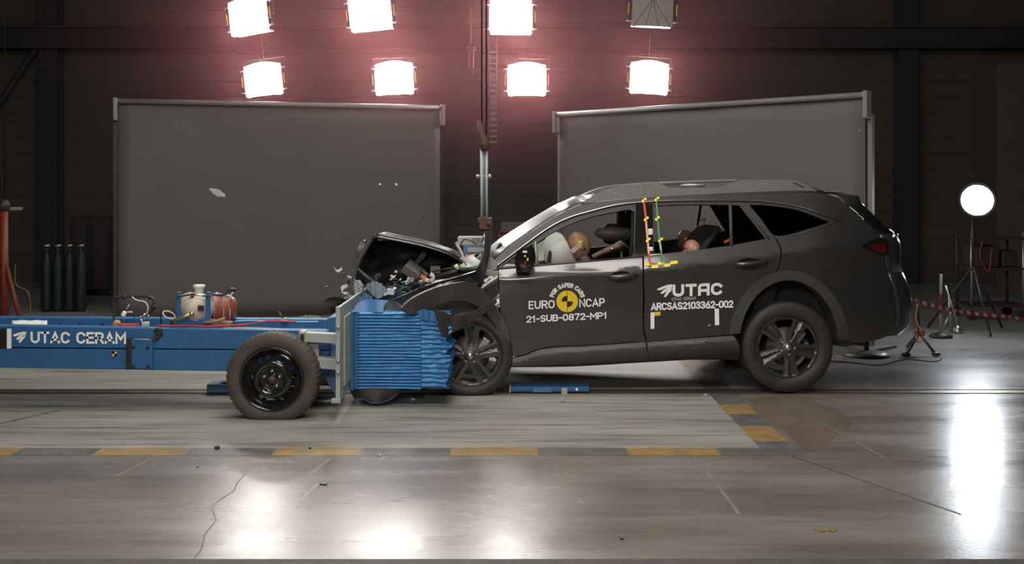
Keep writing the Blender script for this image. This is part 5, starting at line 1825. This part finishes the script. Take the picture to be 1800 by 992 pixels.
arm('plate_arm', [(525, 583), (592, 588), (592, 605), (535, 600), (527, 596)], 8.18, 0.10, GREYPL) if False else arm('plate_arm', [(535, 585), (592, 588), (592, 605), (535, 602)], 8.18, 0.10, GREYPL)
arm('plate_arm', [(555, 629), (592, 632), (592, 651), (555, 648)], 8.18, 0.10, GREYPL)
arm('arm_bracket', [(525, 583), (535, 583.5), (535, 603), (525, 602)], 8.16, 0.14, GREYPL)
arm('arm_post', [(540, 600), (560, 601), (560, 634), (552, 632)], 8.24, 0.08, GREYPL)
MB().box(U(531, 594, 8.15), (0.025, 0.02, 0.05)).build('slot_mark', BLACKV, tro)
arm('side_box', [(560, 604), (592, 606), (592, 700), (560, 650)], 8.5, 0.5, BLUE_D)
arm('side_box', [(575, 560), (594, 556), (594, 586), (575, 584)], 8.5, 0.4, BLUE)

# crushable honeycomb barrier bolted to the plate
YN, YFb = -0.5, 0.5
ZT, ZB = U(0, 549, 8.5).z, U(0, 685, 8.5).z


def corrugated(name, x0, x1, yn, yf, z0, z1, nrow, crush, m, seed, end_wave=0.0, ribs=True, droop=0.0):
    rg = random.Random(seed)
    NX = 34
    per = 6
    NZ = nrow * per
    amp = [0.010 * (0.75 + 0.5 * rg.random()) for _ in range(nrow)]
    wob = [rg.uniform(-1, 1) for _ in range(nrow)]
    rows = []
    for i in range(NZ + 1):
        rw_, ph = divmod(i, per)
        rw_ = min(rw_, nrow - 1)
        prof = (0.0, 0.35, 0.9, 1.0, 0.9, 0.35)[ph] if i < NZ else 0.0
        z = z0 + (z1 - z0) * i / NZ
        row = []
        for j in range(NX + 1):
            t = j / NX
            xe = x1 + end_wave * (0.6 * wob[rw_] + 0.5 * math.sin(i * 0.33 + seed))
            x = x0 + (xe - x0) * t
            cr_ = crush * (0.2 + 0.8 * t)
            y = yn - amp[rw_] * prof * 1.35 + cr_ * (0.010 * math.sin(6.0 * t + wob[rw_] * 3) + 0.012 * wob[rw_] * t)
            zz = z + cr_ * (0.010 * math.sin(4 * t + rw_ * 0.7) + 0.006 * math.sin(11 * t + rw_ * 1.9)) - droop * t * (0.5 - i / NZ)
            row.append(Vector((x, y, zz)))
        rows.append(row)
    mb = MB().grid(rows, smooth=False)
    # end, top, bottom, back
    endr = [r_[-1] for r_ in rows]
    st = [r_[0] for r_ in rows]
    NY = 10
    g = []
    for p in endr:
        g.append([Vector((p.x + end_wave * 0.5 * math.sin(q * 1.9 + p.z * 40) * (1 if q else 0), p.y + (yf - p.y) * q / NY, p.z)) for q in range(NY + 1)])
    mb.grid(g, smooth=False)
    for rr_ in (rows[0], rows[-1]):
        mb.grid([[Vector((p.x + (g[0 if rr_ is rows[0] else -1][q].x - endr[0 if rr_ is rows[0] else -1].x) * (k / NX), p.y + (yf - p.y) * q / NY, p.z)) for q in range(NY + 1)] for k, p in enumerate(rr_)], smooth=False)
    mb.grid([[p, Vector((p.x, yf, p.z))] for p in st], smooth=False)
    mb.grid([[Vector((r_[0].x, yf, r_[0].z)), Vector((g[i][-1].x, yf, r_[0].z))] for i, r_ in enumerate(rows)], smooth=False)
    return mb.build(name, m, tro)


xa, xm, xe = XP + 0.075, U(740, 0, 8.5).x, U(789, 0, 8.5).x
MB().bx(XP + 0.002, XP + 0.03, YN - 0.01, YFb, ZB - 0.01, ZT + 0.005).bx(XP + 0.03, xa, YN + 0.01, YFb, ZB, ZT).build('barrier_back_plate', BLUE, tro, bevel=0.004)
rb = MB()
for k in range(24):
    z = ZB + (ZT - ZB) * (k + 0.5) / 24
    rb.bx(U(627, 0, 8.5).x, U(638, 0, 8.5).x, YN - 0.004, YN + 0.02, z - 0.006, z + 0.006)
rb.build('barrier_flange', HONEY, tro)
corrugated('honeycomb_block', xa, xm, YN, YFb, ZB, ZT, 24, 0.25, HONEY, 5)
corrugated('honeycomb_bumper', xm + 0.003, xe, YN - 0.006, -0.10, ZB + 0.012, ZT - 0.03, 15, 0.55, HONEY, 9, end_wave=0.030)
panel('barrier_skin', [(733, 548), (745, 544), (770, 556), (785, 566), (783, 572), (764, 566), (742, 560)], lambda x, y: U(x, y, 8.46 + 0.01 * math.sin(x * 0.3)), HONEY, tro, (), 5, 0.006)
# blue skin flap standing up on the top, its free end curled over
panel('top_skin', [(622, 549), (626, 536), (640, 528), (660, 527), (684, 528), (676, 537), (673, 549), (650, 550)], lambda x, y: U(x, y, 8.50 + 0.0045 * (549 - y) + 0.012 * math.sin(x * 0.12)), BLUE, tro, (), 5, 0.006)
panel('top_skin', [(630, 528), (640, 516), (652, 520), (656, 529), (645, 533)], lambda x, y: U(x, y, 8.85 + 0.01 * math.sin(x * 0.3)), BLUE_D, tro, (), 4, 0.006)
panel('curled_skin', [(674, 549), (675, 539), (682, 531), (692, 530), (701, 535), (708, 544), (706, 549), (690, 550)], lambda x, y: U(x, y, 8.50 + 0.16 * math.sqrt(max(0.0, 1 - ((x - 674) / 36.0) ** 2)) if x > 674 else 8.66), mat('bare_aluminium', (0.22, 0.20, 0.185), 0.4, 0.7, noise=((0.3, 0.275, 0.25), 8)), tro, (), 4, 0.005)
# torn skirt hanging under the barrier
sk = panel('under_skirt', [(613, 684), (706, 684), (697, 695), (684, 704), (668, 709), (652, 709), (640, 702), (622, 700)], lambda x, y: U(x, y, 8.44 + 0.10 * (1 - math.cos((x - 662) * 0.045)) + 0.003 * (y - 684)), GREYF, tro, (), 5, 0.005)
MB().tube([U(x, y, 8.43 + 0.10 * (1 - math.cos((x - 662) * 0.045)) + 0.003 * (y - 684)) for x, y in ((706, 685), (697, 695), (684, 704), (668, 709), (652, 709), (640, 702), (622, 700))], 0.003, 6).build('skirt_edge', BLUE_D, sk)

# ---- things carried on the trolley
d = 8.72
zdk = U(0, 575, d).z - 0.02
ux, uz = U(342, 540, d).x, U(342, 540, d).z
r = thing('pressure_tank', 'cream drum shaped tank with white filler neck in a blue frame', 'tank', (ux, d - D0, zdk))
c = U(341, 541, d)
mb = MB().lathe([(0.0, -0.15), (0.05, -0.146), (0.085, -0.13), (0.108, -0.10), (0.116, -0.06), (0.118, 0.0), (0.118, 0.08), (0.10, 0.13), (0.0, 0.15)], (c.x, c.y, c.z), 40, 'X')
for i, v in enumerate(mb.v):
    q = v - c
    a = math.radians(48)
    mb.v[i] = c + Vector((q.x * math.cos(a) + q.y * math.sin(a), -q.x * math.sin(a) * -1 * -1 + q.y * math.cos(a), q.z))
mb.build('drum', CREAM, r)
n0 = U(350, 516, d)
MB().lathe([(0.033, -0.01), (0.036, 0.05), (0.037, 0.052), (0.046, 0.054), (0.046, 0.074), (0.038, 0.078), (0, 0.078)], n0 - Vector((0, 0, 0.01)), 24, 'Z').build('filler_neck', mat('white_plastic', (0.75, 0.74, 0.66), 0.5, noise=((0.7, 0.69, 0.62), 20)), r)
MB().box(U(353, 542, 8.585), (0.048, 0.008, 0.042), (0, 0.1, 0)).build('black_plate', BLACKPL, r, bevel=0.003)
MB().lathe([(0, -0.01), (0.014, -0.008), (0.015, 0.01)], U(338, 519, 8.60), 14).build('cap', DARKM, r)
mb = MB()
for x in (314, 366):
    mb.box(U(x, 543, 8.62), (0.032, 0.03, 0.26))
mb.box(U(340, 566, 8.62), (0.26, 0.04, 0.05))
mb.build('frame', BLUE, r, bevel=0.004)
MB().tube(catmull([U(311, 524, 8.6), U(330, 519, 8.57), U(350, 519, 8.57), U(366, 522, 8.6)], 5), 0.008, 6).build('strap', CHROME, r)
MB().tube([U(303, 565, 8.5), U(320, 558, 8.48), U(337, 552, 8.48)], 0.013, 8).ball(U(337, 552, 8.48), 0.02, 10, 8).build('outlet_pipe', mat('brass', (0.5, 0.4, 0.22), 0.35, 0.7, noise=((0.55, 0.45, 0.26), 20)), r)
dd = 8.95
r = thing('red_cylinder', 'copper red cylinder with wire straps, lying right of the cream tank', 'cylinder', (U(392, 0, dd).x, dd - D0, zdk))
x0, x1 = U(362, 0, dd).x, U(415, 0, dd).x
zc = U(0, 543, dd).z
MB().lathe([(0, 0), (0.118, 0.0), (0.124, 0.02), (0.124, (x1 - x0) * 0.5), (0.118, (x1 - x0) * 0.52), (0.112, (x1 - x0) * 0.8), (0.08, (x1 - x0) * 0.97), (0, x1 - x0)], (x0, dd - D0, zc), 40, 'X').build('shell', COPPER, r)
for x in (382, 398, 409):
    px = U(x, 0, dd).x
    MB().tube([(px, dd - D0 + 0.127 * math.cos(t), zc + 0.127 * math.sin(t)) for t in [2 * PI * i / 30 for i in range(31)]], 0.004, 6, cap=False).build('wire_strap', STEEL, r)
    MB().tube([(px + 0.012, dd - D0 - 0.13, zc + 0.02), (px + 0.012, dd - D0 - 0.13, zc - 0.15)], 0.003, 5).build('tie_rod', STEEL, r)
MB().tube(catmull([U(372, 517, 8.8), U(388, 519, 8.8), U(398, 516, 8.8), U(404, 509, 8.8), U(412, 509, 8.8)], 5), 0.011, 8).build('hose', mat('blue_black_hose', (0.03, 0.06, 0.10), 0.3, coat=0.4, noise=((0.04, 0.08, 0.13), 20)), r)
MB().box(U(408, 510, 8.8), (0.06, 0.04, 0.022)).build('valve', DARKM, r, bevel=0.005)
MB().tube(catmull([U(360, 568, 8.6), U(378, 566, 8.55), U(395, 560, 8.6)], 5), 0.014, 8).box(U(385, 568, 8.75), (0.2, 0.1, 0.04), (0, 0.12, 0)).build('wooden_chock', mat('chock_wood', (0.26, 0.15, 0.09), 0.7, noise=((0.32, 0.2, 0.12), 12)), r, bevel=0.004)

r = thing('hose_rig', 'black hose loop with tangled wires and fittings, left end of the trolley equipment', 'hose rig', (U(235, 0, d).x, d - D0, zdk))
MB().tube(catmull([U(203, 570, d), U(198, 545, d), U(201, 524, d), U(215, 522, d), U(240, 521, d), U(262, 522, d), U(270, 528, d), U(270, 542, d), U(262, 552, d)], 6), 0.010, 8).build('black_hose', BLACKPL, r)
MB().tube(catmull([U(232, 522, d - .03), U(240, 528, d - .03), U(254, 531, d - .03), U(260, 540, d - .03), U(258, 552, d - .03)], 6), 0.006, 6).build('pale_wire', mat('pale_green_wire', (0.55, 0.58, 0.42), 0.5, noise=((0.5, 0.53, 0.38), 20)), r)
for (x, y, s_) in ((206, 523, .014), (218, 523, .018), (270, 540, .02), (263, 524, .014)):
    MB().ball(U(x, y, d), s_, 10, 8).build('fitting', DARKM, r)
MB().box(U(218, 552, d - .04), (0.032, 0.03, 0.038), (0, 0.5, 0)).build('white_connector', WHITE, r, bevel=0.006)
MB().tube([U(221, 549, d - .04), U(233, 549, d - .04)], 0.007, 6).tube([U(222, 545, d - .04), U(227, 536, d - .04)], 0.004, 6).build('connector_lead', LIGHTPL, r)
for (x0_, y0_, x1_, y1_) in ((246, 556, 252, 575), (255, 552, 248, 560), (258, 560, 262, 554)):
    MB().tube([U(x0_, y0_, d - .04), U(x1_, y1_, d - .04)], 0.009, 6).build('fitting', STEEL, r)
MB().box(U(256, 572, d - .1), (0.05, 0.05, 0.05)).build('terminal_box', LIGHTPL, r, bevel=0.005)
MB().box(U(226, 572, d - .1), (0.14, 0.06, 0.02)).build('red_bar', REDTAPE, r)
MB().box(U(205, 570, d - .12), (0.05, 0.05, 0.06), (0, 0.4, 0)).build('wire_bundle', mat('mixed_wire', (0.5, 0.12, 0.06), 0.5, noise=((0.4, 0.5, 0.15), 45)), r, bevel=0.015)
MB().tube([U(214, 560, d), U(214, 575, d)], 0.005, 5).tube([U(236, 545, d), U(236, 575, d)], 0.003, 5).build('thin_rod', DARKM, r)

r = thing('antenna', 'thin black antenna standing on the trolley between hose rig and cream tank', 'antenna', U(283, 575, d))
MB().tube([U(283, 575, d), U(283, 555, d), U(283, 543, d), U(283, 528, d)], [0.007, 0.006, 0.003, 0.002], 8).build('rod', DARKM, r)
MB().lathe([(0.016, 0), (0.014, 0.02), (0.006, 0.03)], U(283, 576, d), 12, 'Z').build('base', DARKM, r)
r = thing('cable_ring', 'pale ring of coiled cable leaning beside the cream tank', 'cable coil', U(297, 565, d - .1))
cc = U(297, 554, d - .1)
MB().tube([cc + Vector((0.046 * math.cos(t), 0.03 * math.sin(t), 0.020 * math.sin(t) - 0.018 * math.cos(t))) for t in [2 * PI * i / 28 for i in range(29)]], 0.006, 8, cap=False).build('coil', LIGHTPL, r)
MB().tube([cc + Vector((0.03, 0, -0.025)), U(300, 574, d - .1)], 0.012, 8).build('bracket', DARKM, r)
# red and blue cables lying along the beam
for nm, lab, pts, m_ in (('red_cable', 'red cable lying along the trolley deck below the tanks', [(275, 573), (330, 573), (370, 574), (430, 571), (470, 565), (520, 566)], REDTAPE),
                         ('blue_cable', 'pale blue cable lying along the far trolley beam', [(402, 566), (440, 564), (500, 566), (560, 566)], mat('pale_blue_cable', (0.2, 0.5, 0.7), 0.4, noise=((0.25, 0.55, 0.75), 20))),
                         ('white_cable', 'white cable lying along the near trolley beam by the wheel', [(390, 578), (440, 577), (500, 580), (545, 583), (575, 584)], LIGHTPL)):
    tag(MB().tube(catmull([U(x, y, 8.48 if nm != 'blue_cable' else 9.0) for x, y in pts], 6), 0.007, 6).build(nm, m_), lab, 'cable')
r = thing('paper_sheet', 'crumpled white paper sheet lying at the left end of the trolley', 'paper', U(52, 575, 8.6))
g = []
for i in range(7):
    g.append([U(21 + 62 * j / 12, 564 + 2.2 * i + 0.6 * math.sin(j * 1.3 + i), 8.75 - 0.03 * i + 0.006 * math.sin(j * 2.1)) for j in range(13)])
MB().grid(g).build('sheet', PAPER, r, solid=0.006)
r = thing('deck_lever', 'small dark lever sticking up from the trolley beam behind its wheel', 'lever', U(495, 562, 8.95))
MB().tube([U(500, 563, 8.95), U(488, 548, 8.95)], [0.012, 0.008], 8).build('rod', DARKM, r)
MB().box(U(500, 562, 8.95), (0.05, 0.05, 0.03)).build('foot', GREYPL, r, bevel=0.004)
# towing carriage on the rail behind the trolley wheel, and slider under the car
r = thing('rail_carriage', 'small blue towing carriage on the floor rail behind the trolley wheel', 'carriage', (U(388, 0, 8.95).x, 0.1, 0))
pc = U(388, 687, 9.1)
MB().bx(pc.x - 0.10, pc.x + 0.22, 0.04, 0.24, 0.005, 0.075).build('body', BLUE_D, r, bevel=0.008)
MB().prism([(pc.x - 0.10, 0.02), (pc.x - 0.06, 0.065), (pc.x + 0.2, 0.12), (pc.x + 0.2, 0.075)], 'Y', 0.07, 0.21).build('tow_arm', DARKM, r, bevel=0.004)
r = thing('rail_slider', 'flat blue slider with orange edge lying on the floor rail under the car', 'slider', (U(968, 0, 9.0).x, 0.1, 0))
xs0, xs1 = U(898, 0, 9.06).x, U(1036, 0, 9.06).x
MB().bx(xs0, xs1, 0.06, 0.22, 0.012, 0.052).build('bar', BLUE, r, bevel=0.005)
MB().bx(xs0 + 0.18, xs0 + 0.33, 0.04, 0.06, 0.010, 0.045).build('side_plate', BLUE_D, r, bevel=0.004)
MB().box((xs0 + 0.43, 0.05, 0.02), (0.05, 0.02, 0.05)).build('clamp', GREYPL, r, bevel=0.004)
MB().bx(xs0 - 0.012, xs0, 0.06, 0.22, 0.005, 0.055).build('end_plate', CARD, r)
MB().box((xs0 + 0.53, 0.05, 0.035), (0.02, 0.01, 0.02), (0, 0.7, 0)).build('bright_tag', WHITE, r)
MB().bx(xs0, xs1 - 0.02, 0.08, 0.2, 0.003, 0.012).build('glide_strip', BLACKPL, r)

# ---- debris in the air and on the floor
SHARD = mat('grey_shard', (0.50, 0.50, 0.52), 0.35, 0.3, noise=((0.65, 0.65, 0.68), 30))
CLEAR = mat('pale_shard', (0.6, 0.66, 0.66), 0.2, coat=0.4, noise=((0.75, 0.8, 0.8), 40))
DSH = mat('dark_shard', (0.025, 0.024, 0.023), 0.4, noise=((0.035, 0.033, 0.032), 30))


def shard(poly, d, m, label, th=0.012, name='debris_shard', tilt=0.002, group=None):
    cx_ = sum(p[0] for p in poly) / len(poly)
    o = panel(name, poly, lambda x, y: U(x, y, d + tilt * (x - cx_)), m, None, (), 3, th, rnd=False)
    return tag(o, label, 'debris', group)


shard([(369, 333), (373, 331), (385, 333), (396, 342), (396, 346), (384, 346), (376, 341)], 8.6, SHARD, 'large pale shard flying before the left backdrop screen', 0.02, tilt=0.004)
shard([(586, 468), (592, 475), (599, 473), (600, 469), (602, 474), (596, 479), (591, 478)], 8.9, CLEAR, 'v shaped pale shard flying left of the bonnet', 0.012)
shard([(572, 505), (578, 503), (581, 504), (575, 507)], 8.9, DSH, 'thin dark shard flying left of the crushed headlamp')
shard([(666, 323), (669, 322), (670, 325), (667, 326)], 8.8, CLEAR, 'tiny pale fleck high above the bonnet, left one of two')
shard([(695, 323), (698, 322), (699, 325), (696, 327)], 8.8, CLEAR, 'tiny pale fleck high above the bonnet, right one of two')
shard([(744, 382), (747, 383), (746, 386), (743, 385)], 8.8, DSH, 'tiny dark fleck above the bonnet, before the left backdrop screen')
shard([(283, 506), (285, 506), (285, 509), (283, 509)], 8.8, DSH, 'tiny dark fleck above the antenna')
shard([(611, 484), (618, 487), (617, 490), (611, 487)], 8.9, CLEAR, 'pale sliver flying beside the crushed headlamp')
shard([(609, 494), (613, 491), (617, 498), (612, 500)], 8.9, DSH, 'small dark chip flying beside the crushed headlamp')
shard([(599, 506), (603, 502), (611, 500), (611, 505), (605, 508), (601, 514)], 8.9, CLEAR, 'upper glassy shard flying above the grey plate')
shard([(600, 514), (609, 513), (614, 516), (606, 518)], 8.9, CLEAR, 'lower glassy shard flying above the grey plate')
shard([(610, 518), (620, 519), (628, 524), (622, 527), (613, 523)], 8.9, HEADG, 'bluish shard flying just above the top of the grey plate')
shard([(602, 481), (605, 480), (606, 484), (604, 485)], 8.9, DSH, 'tiny dark fleck between bonnet and v shaped shard')
FLR = [((726, 704), 0.035, 0.018, CLEAR, 'white chip on the floor below the crushed barrier'), ((988, 707), 0.03, 0.035, SHARD, 'grey chip on the floor below the front door'),
       ((668, 803), 0.018, 0.018, CLEAR, 'white speck on the floor before the warning stripe'), ((382, 790), 0.045, 0.02, DSH, 'dark chip lying on the warning stripe, left'),
       ((545, 790), 0.018, 0.012, DSH, 'tiny dark chip lying on the warning stripe, before the trolley wheel'), ((570, 852), 0.05, 0.008, DSH, 'flat dark sliver on the concrete near the camera'),
       ((347, 823), 0.014, 0.01, DSH, 'dark speck on the floor left of the cracked concrete'), ((1093, 949), 0.022, 0.008, DSH, 'dark chip on the floor in front, right of centre'),
       ((1240, 696), 0.03, 0.015, SHARD, 'pale chip at the corner of the slab by the rear wheel')]
for (px, py), a, hgt, m_, lab in FLR:
    c = FL(px, py)
    ng = 7
    rg = random.Random(int(px))
    poly = [(c.x + a * rg.uniform(.35, .6) * math.cos(2 * PI * k / ng), c.y + a * rg.uniform(.35, .6) * math.sin(2 * PI * k / ng)) for k in range(ng)]
    tag(MB().prism(poly, 'Z', 0.0016, hgt).build('floor_chip', m_, bevel=0.002), lab, 'debris')
# yellow tape marks on the floor
for x, lab in ((1441, 'left small yellow tape mark on the floor at the front'), (1463, 'right small yellow tape mark on the floor at the front')):
    c = FL(x, 933)
    tag(MB().box((c.x, c.y, 0.0025), (0.035, 0.05, 0.002), (0, 0, 0.5 if x < 1450 else -0.5)).build('tape_mark', mat('old_yellow_tape', (0.20, 0.165, 0.02), 0.5, noise=((0.16, 0.13, 0.02), 20))), lab, 'tape mark')

# ---- reddish volume added to imitate lens flare around the floodlights
hm = bpy.data.materials.new('flare_volume')
hm.use_nodes = True
nt = hm.node_tree
nt.nodes.remove(nt.nodes['Principled BSDF'])
vs_ = nt.nodes.new('ShaderNodeVolumeScatter')
vs_.inputs['Color'].default_value = (0.95, 0.32, 0.35, 1)
vs_.inputs['Anisotropy'].default_value = 0.2
tc = nt.nodes.new('ShaderNodeTexCoord')
gr = nt.nodes.new('ShaderNodeTexGradient')
gr.gradient_type = 'SPHERICAL'
mp_ = nt.nodes.new('ShaderNodeMapping')
mu = nt.nodes.new('ShaderNodeMath')
mu.operation = 'MULTIPLY'
mu.inputs[1].default_value = 0.10
nt.links.new(tc.outputs['Object'], gr.inputs[0])
nt.links.new(gr.outputs['Fac'], mu.inputs[0])
nt.links.new(mu.outputs[0], vs_.inputs['Density'])
nt.links.new(vs_.outputs[0], nt.nodes['Material Output'].inputs['Volume'])
hz = MB().ball((0, 0, 0), 1.0, 32, 16).build('flare_volume', hm)
hz.location = (-0.8, 5.6, 3.7)
hz.scale = (5.6, 1.9, 2.3)
hz['kind'] = 'stuff'
hz['label'] = 'added reddish volume imitating lens flare around the lit floodlights'
hz['category'] = 'haze'
